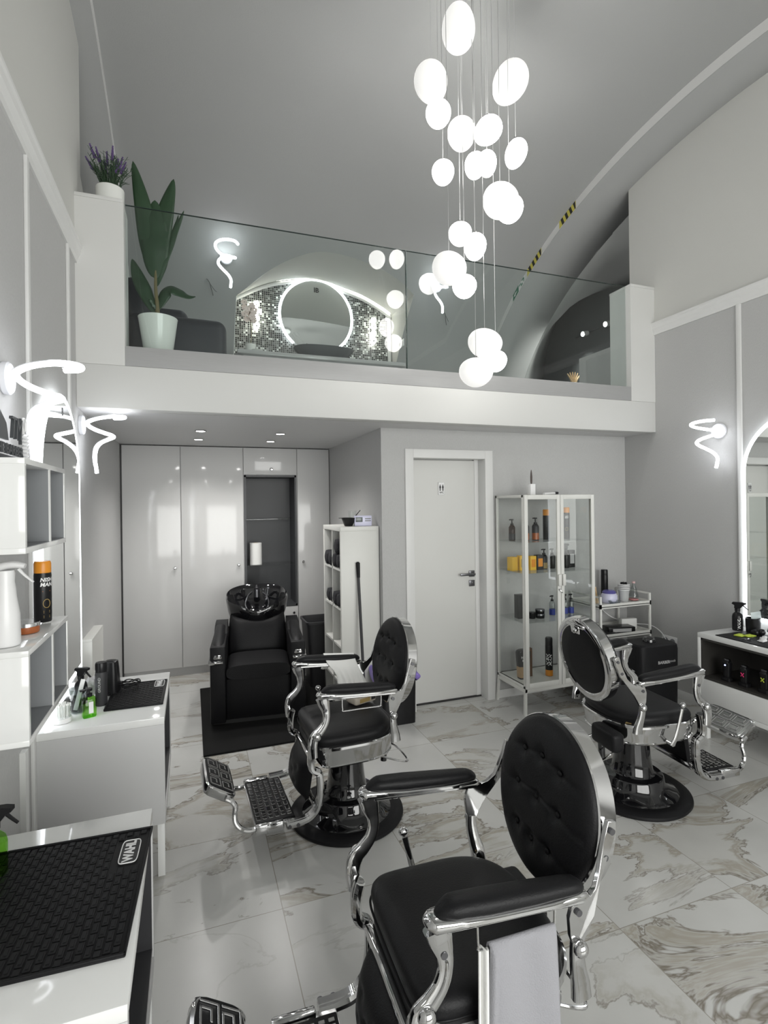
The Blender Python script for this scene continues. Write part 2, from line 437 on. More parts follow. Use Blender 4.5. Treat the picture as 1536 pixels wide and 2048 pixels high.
# unseen front wall; its shop window is added to go with the fill light
b = B(); b.ab(-.8, -.2, -2.6, -2.45, 0, 4.3); b.ab(3.4, 4.1, -2.6, -2.45, 0, 4.3); b.ab(-.2, 3.4, -2.6, -2.45, 3.0, 4.3); b.ab(-.2, 3.4, -2.6, -2.45, 0, .5)
struct(b.done('wall_front', WHITEP))
b = B()
for x in (-.2, 1.0, 2.2, 3.36): b.ab(x, x+.05, -2.56, -2.48, .5, 3.0)
b.ab(-.2, 3.4, -2.56, -2.48, .5, .55); b.ab(-.2, 3.4, -2.56, -2.48, 2.95, 3.0)
wn = struct(b.done('added_window_1', TRIMM)); B().ab(-.15, 3.35, -2.53, -2.52, .55, 2.95).done('added_window_glass', GLASS, wn)
# mezzanine slab, fascia, curb, posts
struct(B().ab(XL, XR, FY+.12, 6.1, ZC, 2.45).done('ceiling_alcove', CEILG))
struct(B().ab(XL, XR, FY, FY+.12, ZC, 2.494, .004).done('trim_1', FASCIA))
struct(B().ab(-.361, 3.534, FY, FY+.34, 2.494, 2.614, .003).done('trim_2', CURB))
b = B(); b.ab(XL, -.361, FY, FY+.235, 2.494, 3.470); b.ab(XL, -.361, FY-.006, FY+.241, 3.470, 3.492, .003)
struct(b.done('wall_post_left', FASCIA, bevel=0))
b = B(); b.ab(3.534, XR, FY, FY+.235, 2.494, 3.470); b.ab(3.534, XR, FY-.006, FY+.241, 3.470, 3.492, .003)
struct(b.done('wall_post_right', FASCIA))
# main vault with arched opening to the vanity niche
OP = [(.445, 5.70, 3.43), (.448, 5.454, 3.729), (.573, 5.357, 3.816), (.75, 5.217, 3.93), (.926, 5.107, 4.01), (1.16, 5.011, 4.074), (1.394, 4.997, 4.083), (1.606, 5.023, 4.067), (1.834, 5.071, 4.034), (2.086, 5.157, 3.975), (2.291, 5.265, 3.893), (2.33, 5.5, 3.68)]
ARCH = [p for p in OP[1:11]]
def vpt(x, Y, dz=0): return (x, Y, vz(Y)+dz)
NY = 90
Ys = [-2.45+(.3+2.45)*i/6 for i in range(6)]+[2.7-3.4*math.cos(R(45.1+ (180-45.1)*i/NY)) for i in range(NY+1)]
def strip(b, x0, x1, dz=0, y0=-9, y1=9):
    ys = [y for y in Ys if y0 <= y <= y1]
    for x in [0]:
        b.grid(lambda u, v: vpt(x0+(x1-x0)*u, ys[int(round(v*(len(ys)-1)))], dz), 1, len(ys)-1)
b = B()
VXL, VXR = -.51, 3.46
strip(b, VXL, ARCH[0][0]); strip(b, ARCH[-1][0], VXR)
fine = smooth_path(ARCH, 5)
for p, q in zip(fine, fine[1:]):
    n = 70
    def fn(u, v, p=p, q=q):
        x = p[0]+(q[0]-p[0])*u; ye = p[1]+(q[1]-p[1])*u
        Y = -2.45+(ye+2.45)*v if False else (-2.45 if v == 0 else (.3+(ye-.3)*((v*n-1)/(n-1))))
        return vpt(x, Y)
    b.grid(fn, 1, n)
bmesh.ops.remove_doubles(b.bm, verts=b.bm.verts[:], dist=.0006)
struct(b.done('ceiling', VAULTM, sharp=180, recalc=False))
# drop strips (arch faces) and soffits
DROP = .075
def arch_face(name, x, thick, m):
    poly_out = [(y, vz(y)) for y in Ys]; poly_in = [(y, vz(y)-DROP) for y in Ys]
    b = B()
    n = len(Ys)
    b.rings([[(x, a[0], a[1]), (x+thick, a[0], a[1]), (x+thick, c[0], c[1]), (x, c[0], c[1])] for a, c in zip(poly_out, poly_in)])
    return struct(b.done(name, m, sharp=30))
arch_face('trim_3', 3.46, .01, TRIMM)
arch_face('trim_4', -.51, -.01, TRIMM)
b = B(); strip(b, 3.462, 4.05, -DROP); struct(b.done('ceiling_arch_right', VAULTM, sharp=180, solid=.03))
b = B(); strip(b, -.9, -.512, -DROP); struct(b.done('ceiling_arch_left', VAULTM, sharp=180, solid=.03))
# niche for the vanity
BK = [(.455, 3.915), (.723, 4.065), (.939, 4.151), (1.235, 4.212), (1.462, 4.212), (1.695, 4.159), (1.935, 4.096), (2.179, 3.984), (2.297, 3.905)]
bk = smooth_path([(x, 6.0, z) for x, z in BK], 6)
def samp(path, n):
    return [path[min(len(path)-1, int(round(i*(len(path)-1)/(n-1))))] for i in range(n)]
fa = samp(fine, 46); ba = samp(bk, 46)
b = B(); b.grid(lambda u, v: fa[int(round(u*45))].lerp(ba[int(round(u*45))], v), 45, 6)
struct(b.done('ceiling_niche', WHITEP, sharp=180, recalc=False))
side_r = [(5.265, 3.893), (5.4, 3.78), (5.52, 3.665), (5.7, 3.44), (5.83, 3.267), (5.95, 3.0), (6.07, 2.6), (6.08, 2.45)]
b = B(); b.grid(lambda u, v: Vector((2.291, side_r[int(round(u*7))][0], side_r[int(round(u*7))][1])).lerp(Vector((2.297, 6.1, 3.93-(3.93-2.45)*u)), v), 7, 2)
struct(b.done('wall_niche_right', WHITEP, sharp=180))
b = B(); b.grid(lambda u, v: Vector((.451, [5.454, 5.57, 5.7, 5.8, 5.88, 5.96, 6.05, 6.08][int(round(u*7))], [3.729, 3.61, 3.44, 3.31, 3.17, 2.97, 2.6, 2.45][int(round(u*7))])).lerp(Vector((.451, 6.1, 3.93-(3.93-2.45)*u)), v), 7, 2)
struct(b.done('wall_niche_left', WHITEP, sharp=180))
top = [(p[0], p[2]) for p in samp(bk, 40)]
struct(B().prism([(.44, 2.45)]+top+[(2.31, 2.45)], 'y', 6.0, 6.05).done('wall_niche_mosaic', MOSAIC))
bb = B(); pth = [(p[0], 5.975, p[2]-.03) for p in samp(bk, 40)]
bb.tube([(.47, 5.975, 3.87)]+pth[1:-1]+[(2.27, 5.975, 3.88), (2.27, 5.975, 3.4), (2.27, 5.975, 2.5)], .022, 8)
struct(bb.done('trim_5', TRIMM))
bb = B(); bb.tube([(p[0], 5.945, p[1]-.005) for p in top[2:-2]], .006, 6)  # glowing tube added to brighten the niche
struct(bb.done('added_niche_glow', LEDS))
# side room seen through the right-hand arch
front = [(y, vz(y)-DROP) for y in Ys if y > 2.9]
frs = [Vector((4.04, p[0], p[1])) for p in front]
endc = smooth_path([(5.0, 3.0, 3.2), (5.0, 3.6, 3.7), (5.0, 4.3, 4.05), (5.0, 4.97, 4.24), (5.0, 5.33, 4.34), (5.0, 5.85, 4.42), (5.0, 6.25, 4.39), (5.0, 6.6, 3.9), (5.0, 6.69, 3.4), (5.0, 6.7, 2.4)], 8)
fs = samp(frs, 50); ec = samp(endc, 50)
b = B(); b.grid(lambda u, v: fs[int(round(u*49))].lerp(ec[int(round(u*49))], v), 49, 3)
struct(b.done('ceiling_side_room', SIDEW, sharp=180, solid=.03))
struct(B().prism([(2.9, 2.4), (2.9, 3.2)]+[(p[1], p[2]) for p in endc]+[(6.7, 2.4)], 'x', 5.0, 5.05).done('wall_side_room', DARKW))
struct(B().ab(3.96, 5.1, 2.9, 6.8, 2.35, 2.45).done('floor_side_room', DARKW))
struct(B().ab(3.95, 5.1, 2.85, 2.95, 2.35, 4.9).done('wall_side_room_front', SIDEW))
# crown rails and panel strips
def rail(name, x, s, y1):
    poly = [(x, 3.075), (x+s*.012, 3.075), (x+s*.016, 3.10), (x+s*.03, 3.125), (x+s*.034, 3.15), (x+s*.04, 3.16), (x+s*.04, 3.175), (x, 3.175)]
    return struct(B().prism(poly, 'y', -2.45, y1).done(name, TRIMM, sharp=20))
rail('trim_7', XL, 1, FY); rail('trim_8', XR, -1, FY)
def vstrip(name, x, s, y): struct(B().ab(x, x+s*.014, y-.018, y+.018, 0, 3.08, .003).done(name, TRIMM))
vstrip('trim_9', XL, 1, 2.52); vstrip('trim_10', XL, 1, 3.29); vstrip('trim_11', XR, -1, 2.765)
# skirtings
struct(B().ab(XR-.012, XR, -2.4, YB, 0, .07, .002).done('baseboard_right', TRIMM))
b = B(); b.ab(2.40, XR, YB-.012, YB, 0, .07, .002); b.ab(1.39, 1.57, YB-.012, YB, 0, .07, .002); struct(b.done('baseboard_back', TRIMM))
struct(B().ab(XL, XL+.012, -2.4, 5.45, 0, .07, .002).done('baseboard_left', TRIMM))
# door
d = struct(bpy.data.objects.new('door_1', None)); col.objects.link(d)
b = B()
b.ab(1.585, 1.655, YB-.018, YB+.10, 0, 2.076, .002); b.ab(2.302, 2.374, YB-.018, YB+.10, 0, 2.076, .002); b.ab(1.655, 2.302, YB-.018, YB+.10, 2.006, 2.076, .002)
b.ab(2.262, 2.31, YB+.10, YB+.16, 0, 2.02); b.ab(1.64, 1.67, YB+.13, YB+.16, 0, 2.02); b.ab(1.64, 2.31, YB+.13, YB+.16, 1.995, 2.02)
b.done('door_frame', TRIMM, d)
B().ab(1.658, 2.268, YB+.100, YB+.14, .012, 2.0, .003).done('door_leaf', mat('white_door_leaf', (.64, .64, .62), .55), d)
B().ab(1.64, 2.31, YB+.09, YB+.15, 0, .011).done('threshold', INK, d)
hd = B(); yy = YB+.10
hd.box((2.225, yy-.006, 1.045), (.052, .012, .052), .003); hd.cyl((2.225, yy-.01, 1.045), (2.225, yy-.05, 1.045), .010); hd.box((2.165, yy-.05, 1.045), (.14, .012, .02), .003)
hd.done('door_handle', BRUSHED, d)
hd = B(); hd.box((2.225, yy-.006, .965), (.052, .012, .052), .003); hd.box((2.225, yy-.014, .965), (.008, .006, .022), .002); hd.done('lock_rosette', BRUSHED, d)
t = thing('restroom_sign', 'small white plate with two figures and WC on the white door', 'sign', (1.952, YB+.0995, 1.765))
B().box((0, -.003, 0), (.058, .004, .105), .001).done('plate', PRINTW, t)
b = B(); b.tube([(-.028, -.0055, -.051), (.028, -.0055, -.051), (.028, -.0055, .051), (-.028, -.0055, .051)], .0008, 4, closed=True)
b.done('border', PRINTG, t)
b = B()
for sx in (-1, 1):
    x = sx*.0125
    b.box((x, -.0055, .012), (.012, .001, .022)); b.box((x-.003, -.0055, -.008), (.0045, .001, .022)); b.box((x+.003, -.0055, -.008), (.0045, .001, .022)); b.sphere((x, -.0055, .028), .0045, (1, .2, 1), 8)
    b.box((x, -.0055, .011), (.019, .001, .004))
text(b, 'WC', .022, lambda x, y, z: (x, -.006, y-.034), bold=.02)
b.done('lettering', INK, t)

# ================================================================== BUILT-IN WARDROBE
WX = [-.617, -.092, .498, 1.04, 1.385]; WY = 5.5
def knob(par, x, z):
    b = B(); b.lathe([(0, 0), (.006, 0), (.006, .014), (.013, .018), (.015, .026), (.010, .032), (0, .033)], (0, 0, 0), 16, Matrix.Rotation(R(90), 4, 'X'))
    return b.done('knob', CHROME, par, loc=(x, 0, z))
wl = ['tall glossy grey built-in wardrobe unit at the left wall, one door', 'tall glossy grey wardrobe unit directly behind the backwash chair, one door', 'wardrobe unit with the dark open niche in its middle', 'narrow tall glossy grey wardrobe unit right of the dark niche']
for i in range(4):
    x0, x1 = WX[i], WX[i+1]
    t = thing('built_in_wardrobe', wl[i], 'wardrobe', (x0, WY, 0), 0, 'built-in wardrobe units in the alcove')
    wd = x1-x0
    if i == 2:
        b = B(); b.ab(.0, wd, .02, .55, .08, .60); b.ab(0, wd, .02, .55, 1.95, 2.228); b.ab(0, .012, .02, .55, .6, 1.95); b.ab(wd-.012, wd, .02, .55, .6, 1.95); b.ab(0, wd, .5, .55, .6, 1.95)
        b.done('carcass', WARDP, t)
        b = B(); b.ab(.012, wd-.012, .30, .32, .6, 1.95); b.ab(.008, .026, -.004, .31, .6, 1.95); b.ab(wd-.026, wd-.008, -.004, .31, .6, 1.95); b.ab(.008, wd-.008, -.004, .31, 1.93, 1.95); b.ab(.008, wd-.008, -.004, .31, .6, .62)
        b.done('niche_lining', NICHEG, t)
        for z in (1.50, 1.03): B().ab(.026, wd-.026, .01, .30, z-.004, z+.004).done('glass_shelf', GLASS, t)
        u = B().ab(.003, wd-.003, 0, .02, 1.955, 2.224, .002).done('door', WARD, t); knob(u, wd/2+.01, 2.01)
        u = B().ab(.003, wd-.003, 0, .02, .085, .595, .002).done('door', WARD, t); knob(u, wd-.05, .53)
    else:
        B().ab(0, wd, .02, .55, .08, 2.228).done('carcass', WARDP, t)
        u = B().ab(.004 if i else .012, wd-.003, 0, .02, .085, 2.224, .002).done('door', WARD, t)
        knob(u, {0: wd-.055, 1: wd-.055, 3: .055}[i], 1.05)
    B().ab(0, wd, .045, .06, 0, .08).done('plinth', WARDP, t)
    if i == 0: B().ab(0, .010, .005, .04, 0, 2.228).done('shadow_gap', INK, t)
t = thing('paper_towel_roll', 'white paper towel roll standing on the lower glass shelf of the dark niche', 'paper roll', (.625, 5.62, 1.035))
B().lathe([(.02, 0), (.062, 0), (.062, .22), (.02, .22)], n=28).done('roll', PAPERW, t)
B().lathe([(.021, .001), (.021, .221), (.018, .221), (.018, .001)], n=16).done('core', WOOD, t)
def socket2(loc, rz, label, n=2, m=WHITEPL):
    t = thing('power_socket', label, 'socket', loc, rz)
    B().box((0, -.005, 0), (.075*n, .01, .08), .003).done('frame', m, t)
    for k in range(n):
        b = B(); b.lathe([(.024, -.001), (.024, .0025), (.020, .0025), (.019, -.0), (0, 0)], (0, 0, 0), 20, Matrix.Rotation(R(90), 4, 'X'))
        s = b.done('insert', GREYIN if m == WHITEPL else m, t, loc=((k-(n-1)/2)*.07, -.0105, 0))
        B().cyl((-.009, -.0025, 0), (-.009, .001, 0), .0025, 8).cyl((.009, -.0025, 0), (.009, .001, 0), .0025, 8).done('contact', INK, s)
    return t
socket2((.80, 5.818, 1.155), 0, 'double socket inside the dark niche beside the paper roll')
# downlights
for i, (x, y, lab) in enumerate([(.078, 4.38, 'round recessed downlight over the backwash chair, left one nearer the fascia'), (.07, 4.947, 'round recessed downlight over the backwash chair, left one nearer the wardrobe'), (.70, 4.40, 'round recessed downlight right of the chair line, nearer the fascia'), (.696, 4.946, 'round recessed downlight right of the chair line, nearer the wardrobe')]):
    t = thing('recessed_downlight', lab, 'ceiling light', (x, y, ZC), 0, 'recessed downlights in the alcove ceiling')
    B().lathe([(.032, -.001), (.044, -.001), (.045, -.006), (.040, -.009), (.033, -.007), (.032, -.001)], n=28).done('bezel', CHROME, t)
    B().lathe([(0, -.0065), (.0325, -.0065), (.0325, -.002), (0, -.002)], n=24).done('lens', DOWNL, t)
    spot('downlight_beam', (x, y, ZC-.02), 13, R(130), .8)

# ================================================================== CHAIRS
def oval(a, b, n, fz, shift=0):
    return [Vector((fz, a*math.cos(2*PI*k/n), b*math.sin(2*PI*k/n)+shift)) for k in range(n)]
def greek(b, w, h, z, bar=.009, th=.006, cols=2, rows=2):
    """greek key relief on the plane z, size w (y) x h (x)"""
    cw, chh = w/cols, h/rows
    for i in range(cols):
        for j in range(rows):
            cx = -h/2+(j+.5)*chh; cy = -w/2+(i+.5)*cw; a = chh*.40; c = cw*.42
            def seg(x0, y0, x1, y1): b.box((cx+(x0+x1)/2, cy+(y0+y1)/2, z+th/2), (abs(x1-x0)+bar, abs(y1-y0)+bar, th), .001, seg=1)
            seg(-a, -c, -a, c); seg(-a, c, a, c); seg(a, c, a, -c*.5); seg(a, -c*.5, -a*.2, -c*.5); seg(-a*.2, -c*.5, -a*.2, c*.35)
            seg(-a, -c, a, -c)
def make_chair(label, loc, rz, pad_sheen=False, towel_bar=True, group=None):
    t = thing('barber_chair', label, 'barber chair', loc, rz, group)
    # base
    B().lathe([(0, 0), (.295, 0), (.302, .010), (.300, .020), (.285, .030), (.255, .034), (.235, .032), (0, .03)], n=64).done('base_ring', RUBBER, t)
    B().lathe([(0, .031), (.236, .031), (.222, .040), (.185, .058), (.165, .085), (.160, .112), (.155, .118), (.118, .124), (.108, .135), (.098, .20), (.088, .30), (.083, .345), (0, .345)], n=64).done('pedestal', GBLACK, t)
    B().box((0, 0, .352), (.30, .24, .028), .006).box((0, 0, .372), (.36, .34, .02), .004).done('mounting_plate', STEELIN, t)
    # apron band
    n = 72
    def outline(a0, a1, w, z, grow):
        pts = []
        for k in range(n):
            th = 2*PI*k/n; c, s = math.cos(th), math.sin(th)
            p = 6.5 if c > 0 else 2.7
            fx = (a1 if c > 0 else a0)*abs(c)**(2/p); fy = w*math.copysign(abs(s)**(2/p), s)
            pts.append(((fx+grow*(1 if c > 0 else -1)*abs(c)), fy+grow*s, z))
        return pts
    prof = [(.362, -.030), (.366, -.012), (.373, -.008), (.377, -.013), (.385, -.012), (.44, -.002), (.452, .000), (.456, .006), (.468, .006), (.472, .000), (.470, -.016), (.40, -.03), (.362, -.03)]
    b = B(); b.rings([outline(-.235, .205, .245, z, g) for z, g in prof]); b.done('apron_band', CHROME, t, sharp=25)
    # seat
    prof = [(.405, -.02), (.41, -.012), (.44, -.012), (.475, -.010), (.490, -.004), (.503, -.007), (.514, -.016), (.521, -.030)]
    b = B(); rg_ = [outline(-.225, .228, .24, z, g) for z, g in prof]
    for z_, k_ in ((.5255, .78), (.529, .58), (.531, .35), (.5315, .12)): rg_.append([(p[0]*k_/.87, p[1]*k_/.87, z_) for p in rg_[7][:]])
    b.rings(rg_); st = b.done('seat', LEATH, t, sharp=60)
    b = B(); b.tube([Vector(p) for p in outline(-.225, .235, .235, .470, -.0075)], .0035, 6, closed=True); b.done('piping', LEATHB, st)
    an_ = R(222); P0 = Vector((-.205*abs(math.cos(an_))**(2/2.7), -.235*abs(math.sin(an_))**(2/2.7), .468))
    dn = Vector((P0.x, P0.y, 0)).normalized(); b = B(); b.cyl(P0-dn*.004, P0+dn*.006, .016, 20); b.done('seat_emblem', GOLD, st)
    # arms
    for sd in (1, -1):
        y = .27*sd
        arm = B()
        P = smooth_path([(-.180, y, .705), (-.165, y, .718), (-.08, y, .722), (.07, y, .732), (.17, y, .742), (.212, y, .742), (.224, y, .735)], 5)
        F = interp([(.010, .012), (.011, .022), (.010, .028), (.010, .029), (.014, .032), (.016, .027), (.008, .012)], 5)
        arm.tube(P, 0, 16, flat=F, up=(0, 0, 1), sq=3.2)
        arm.tube([(-.17, y, .706), (.18, y, .726)], 0, 12, flat=(.009, .016), up=(0, 0, 1), sq=4)
        arm.done('armrest', CHROME, t)
        P = smooth_path([(-.172, y, .730), (-.145, y, .741), (-.04, y, .748), (.08, y, .757), (.165, y, .764), (.203, y, .756)], 6)
        F = interp([(.006, .012), (.017, .025), (.021, .030), (.023, .032), (.020, .030), (.005, .010)], 6)
        B().tube(P, 0, 16, flat=F, up=(0, 0, 1), sq=2.4).done('arm_pad', LEATH, t)
        P = smooth_path([(.200, y, .730), (.193, y, .702), (.184, y, .668), (.182, y, .635), (.192, y, .602), (.215, y, .574), (.240, y, .550), (.250, y, .510), (.247, y, .455)], 6)
        F = interp([(.032, .015), (.028, .013), (.020, .010), (.017, .009), (.018, .009), (.021, .010), (.024, .012), (.022, .013), (.020, .013)], 6)
        s = B(); s.tube(P, 0, 16, flat=F, up=(1, 0, .35), sq=4); fr = s.done('front_strut', CHROME, t)
        s = B(); s.tube([Vector(p)+Vector((0, .011*sd, 0)) for p in P[14:44]], .0035, 8); s.done('raised_rib', CHROME, fr)
        B().sphere((.232, y+.016*sd, .556), .021, (1, .8, 1), 16).done('bolt', CHROME, fr)
        B().cyl((.188, y+.006*sd, .672), (.188, y+.013*sd, .672), .008, 12).done('screw', BRUSHED, fr)
        poly = [(-.176, .722), (-.163, .702), (-.146, .697), (-.136, .665), (-.139, .62), (-.150, .592), (-.172, .592), (-.207, .655), (-.243, .712), (-.268, .748), (-.296, .81), (-.300, .845), (-.275, .852), (-.262, .81), (-.247, .768), (-.236, .738), (-.215, .714), (-.196, .706)]
        def bend(x): k = min(1, max(0, (-x-.19)/.08)); return y-sd*.030*(k*k*(3-2*k))
        s = B(); s.rings([[(p[0], bend(p[0])+o_, p[1]) for p in poly] for o_ in (-.007*sd, .007*sd)])
        rb = s.done('rear_plate', CHROME, t, bevel=.002)
        for (bx, bz) in ((-.160, .676), (-.262, .765), (-.284, .825)): B().cyl((bx, bend(bx)+.006*sd, bz), (bx, bend(bx)+.012*sd, bz), .008, 12).done('screw', BRUSHED, rb)
        P = smooth_path([(-.160, y, .605), (-.160, y, .57), (-.166, y-.004*sd, .53), (-.176, y-.010*sd, .49), (-.180, y-.012*sd, .455)], 5)
        s = B(); s.tube(P, 0, 14, flat=interp([(.016, .010), (.018, .011), (.020, .012), (.024, .014), (.026, .014)], 5), up=(1, 0, .2), sq=3); ps = s.done('rear_post', CHROME, t)
        B().sphere((-.162, y+.013*sd, .592), .019, (1, .8, 1), 14).done('bolt', CHROME, ps)
        # footrest column
        y2 = .235*sd
        P = smooth_path([(.238, y2, .50), (.248, y2, .46), (.250, y2, .405), (.238, y2, .380), (.212, y2, .362), (.206, y2, .33), (.208, y2, .255), (.225, y2, .195), (.262, y2, .162), (.31, y2, .152), (.37, y2, .150)], 6)
        s = B(); s.tube(P, 0, 12, flat=(.017, .016), up=(0, 1, 0))
        for o_ in (-.011, 0, .011):
            s.tube([Vector(p)+Vector((0, o_, 0)) for p in P], .0175 if o_ == 0 else .0155, 8)
        cl = s.done('footrest_column', CHROME, t)
        [B().cyl((q_, y2+.018*sd, .151), (q_, y2+.027*sd, .151), .009, 12).done('bolt', BRUSHED, cl) for q_ in (.32, .36)]
    # calf pad
    b = B()
    def cf(u, v):
        yv = (u-.5)*2; zv = (v-.5)*2
        bul = (1-abs(yv)**4)*(1-abs(zv)**4)
        d_ = .020*bul
        for (by, bz) in ((-.4, .35), (.4, .35), (-.4, -.35), (.4, -.35), (0, 0)): d_ -= .010*math.exp(-((yv-by)**2+(zv-bz)**2)/.02)
        return (.245+d_+.03*bul-.03*(v-.5), yv*.15, .29+zv*.095)
    b.grid(cf, 24, 20)
    b.rings([[(.245-.03*(z_-.5), y_*.15, .29+(z_-.5)*2*.095) for y_, z_ in ((-1, 0), (1, 0), (1, 1), (-1, 1))], [(.225-.03*(z_-.5), y_*.145, .29+(z_-.5)*2*.09) for y_, z_ in ((-1, 0), (1, 0), (1, 1), (-1, 1))]])
    b.done('calf_pad', LEATH, t, sharp=60)
    B().box((.225, 0, .395), (.03, .36, .03), .008).done('calf_crossbar', CHROME, t); B().box((.225, 0, .195), (.02, .40, .028), .005).done('calf_crossbar', CHROME, t)
    # lower footplate with brick relief
    fo = B().box((.415, 0, .150), (.19, .44, .016), .004).done('footplate', CHROME, t)
    for sd in (1, -1): B().box((.445, .218*sd, .147), (.13, .03, .046), .008).done('end_block', CHROME, fo)
    B().box((.415, 0, .160), (.18, .39, .008), .002).done('tread', RUBBER, fo)
    b = B(); rr_ = random.Random(3)
    for i in range(6):
        x = .415-.072+i*.029; yv = -.182
        while yv < .172:
            L_ = rr_.choice((.02, .03, .045)); L_ = min(L_, .182-yv)
            if L_ > .012: b.box((x, yv+L_/2, .1655), (.019, L_-.008, .005), .0015, seg=1)
            yv += L_
    b.done('tread_studs', CHROME, fo)
    # arms to the swing pad
    for sd in (1, -1):
        B().tube(smooth_path([(.49, .205*sd, .150), (.53, .20*sd, .142), (.568, .19*sd, .152), (.594, .182*sd, .182), (.598, .175*sd, .218), (.594, .168*sd, .25), (.610, .162*sd, .275), (.635, .158*sd, .292)], 5), .0125, 10).done('swing_arm', CHROME, t)
    px, pz, pa = .655, .322, R(32)
    Mx = Matrix.Translation((px, 0, pz)) @ Matrix.Rotation(-pa, 4, 'Y')
    b = B(); b.rings([[Mx @ Vector(p) for p in superell(a, w_, 40, 6, z)] for a, w_, z in ((.058, .130, -.042), (.072, .146, -.036), (.080, .158, -.012), (.080, .158, .004), (.072, .150, .010))])
    pd = b.done('swing_footpad', CHROME, t)
    b = B(); b.rings([[Mx @ Vector(p) for p in superell(a, w_, 40, 6, z)] for a, w_, z in ((.070, .148, .0098), (.070, .148, .013), (.068, .146, .014))])
    b.done('pad_face', (RUBBER if not pad_sheen else mat('pad_reflection_grey', (.30, .31, .30), .35, metal=1)), pd)  # lighter grey paints the reflection on one chair's black rubber pad
    b = B(); greek(b, .275, .128, .0135, bar=.007, th=.004, cols=3, rows=2)
    for v in b.bm.verts: v.co = Mx @ v.co
    b.done('key_pattern', mat('key_relief_grey', (.5, .5, .5), .25, metal=1), pd)
    # pump bar and lever
    b = B(); b.tube(smooth_path([(-.03, .05, .350), (-.13, .085, .32), (-.27, .12, .275), (-.315, .10, .262), (-.325, 0, .262), (-.315, -.10, .262), (-.27, -.12, .275), (-.13, -.085, .32), (-.03, -.05, .350)], 5), .0055, 8)
    b.done('pump_bar', CHROME, t)
    b = B(); b.tube(smooth_path([(.02, -.275, .375), (.035, -.283, .42), (.055, -.287, .50), (.070, -.29, .565)], 5), 0, 10, flat=interp([(.018, .006), (.012, .006), (.010, .006), (.010, .006)], 5), up=(1, 0, 0))
    b.sphere((.074, -.29, .583), .017, (1, .8, .9), 14)
    b.cyl((.02, -.24, .38), (.02, -.28, .38), .010); b.done('recline_lever', CHROME, t)
    # stored headrest pad behind
    B().box((-.262, -.13, .395), (.075, .19, .10), .022, seg=3).done('headrest_block', LEATHB, t)
    b = B(); b.cyl((-.24, -.05, .33), (-.235, -.05, .21), .018, 12)
    b.done('gas_strut', GBLACK, t)
    # backrest
    tilt = R(10); Mb = Matrix.Translation((-.282, 0, .784)) @ Matrix.Rotation(-tilt, 4, 'Y')
    AO, BO = .228, .230
    sec = [(1.0, .018), (1.0, -.030), (.985, -.034), (.93, -.040), (.84, -.040), (.815, -.036), (.81, -.028), (.90, .0), (.93, .020), (.985, .022)]
    b = B(); n = 72
    rings = [[Mb @ p for p in oval(AO*s_, BO*s_+(0 if s_ < .95 else 0), n, fz)] for s_, fz in sec]
    b.rings(rings+[rings[0]], caps=False); bmesh.ops.remove_doubles(b.bm, verts=b.bm.verts[:], dist=1e-5)
    br = b.done('back_frame', CHROME, t, sharp=28)
    buts = [(-.085, .105), (0, .118), (.085, .105), (-.098, .0), (0, .0), (.098, .0), (-.075, -.11), (0, -.118), (.075, -.11)]
    b = B()
    def pf(u, v):
        a = 2*PI*u; rad = v
        y = AO*.985*rad*math.cos(a); z = BO*.985*rad*math.sin(a)
        d_ = .048*(1-rad**5)**.5 if rad < 1 else 0
        d_ = .014+.046*max(0, 1-rad**5)**.5
        for (by, bz) in buts:
            q = (y-by)**2+(z-bz)**2
            d_ -= .013*math.exp(-q/.00045)
        for rz_ in (.105, 0, -.11):
            if abs(y) < .20*math.sqrt(max(0, 1-(rz_/BO)**2)):
                d_ -= .0035*math.exp(-((z-rz_-.012*math.cos(y*14))**2)/.00003)
        return Mb @ Vector((d_, y, z))
    b.grid(pf, 120, 46, cu=True)
    bp_ = b.done('back_pad', LEATH, t, sharp=180)
    for (by, bz) in buts:
        B().sphere((0, 0, 0), .0085, (.6, 1, 1), 12).done('button', LEATH, bp_, loc=Mb @ Vector((.048, by, bz)))
    b = B(); b.rings([[Mb @ p for p in oval(AO*s_, BO*s_, n, fz)] for s_, fz in ((.82, -.028), (.82, -.034), (.78, -.039), (.5, -.041), (.01, -.042))])
    b.done('rear_panel', LEATHB, t, sharp=50)
    b = B(); b.box(Mb @ Vector((-.046, 0, BO*.74)), (.012, .075, .045), .005, rot=(0, -tilt, 0)); b.sphere(Mb @ Vector((-.055, 0, BO*.72)), .016, (.6, 1, 1), 12)
    b.box(Mb @ Vector((-.044, 0, BO*.83)), (.01, .15, .02), .004, rot=(0, -tilt, 0))
    b.done('headrest_bracket', CHROME, t)
    if towel_bar:
        b = B(); y = .272
        b.tube(smooth_path([(.103, y, .725), (.103, y, .700), (.101, y, .662), (.093, y, .652), (0, y, .650), (-.088, y, .648), (-.096, y, .657), (-.098, y, .690), (-.098, y, .710)], 4), .003, 8)
        b.done('towel_bar', CHROME, t)
    return t
CA, CB, CC = ((.765, 2.745), R(182)), ((.700, 1.31), R(178)), ((2.335, 2.355), R(-5))
grp = 'three black and chrome barber chairs'
chA = make_chair('black tufted barber chair with a white cloth over its arm, near the shampoo chair', (*CA[0], 0), CA[1], group=grp)
chB = make_chair('nearest black tufted barber chair, with a grey towel hanging from its arm', (*CB[0], 0), CB[1], group=grp)
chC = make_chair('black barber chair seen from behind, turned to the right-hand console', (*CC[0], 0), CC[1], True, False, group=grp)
def chair_pt(ch, p):
    (cx, cy), a = ch; c, s = math.cos(a), math.sin(a)
    return Vector((cx+p[0]*c-p[1]*s, cy+p[0]*s+p[1]*c, p[2]))
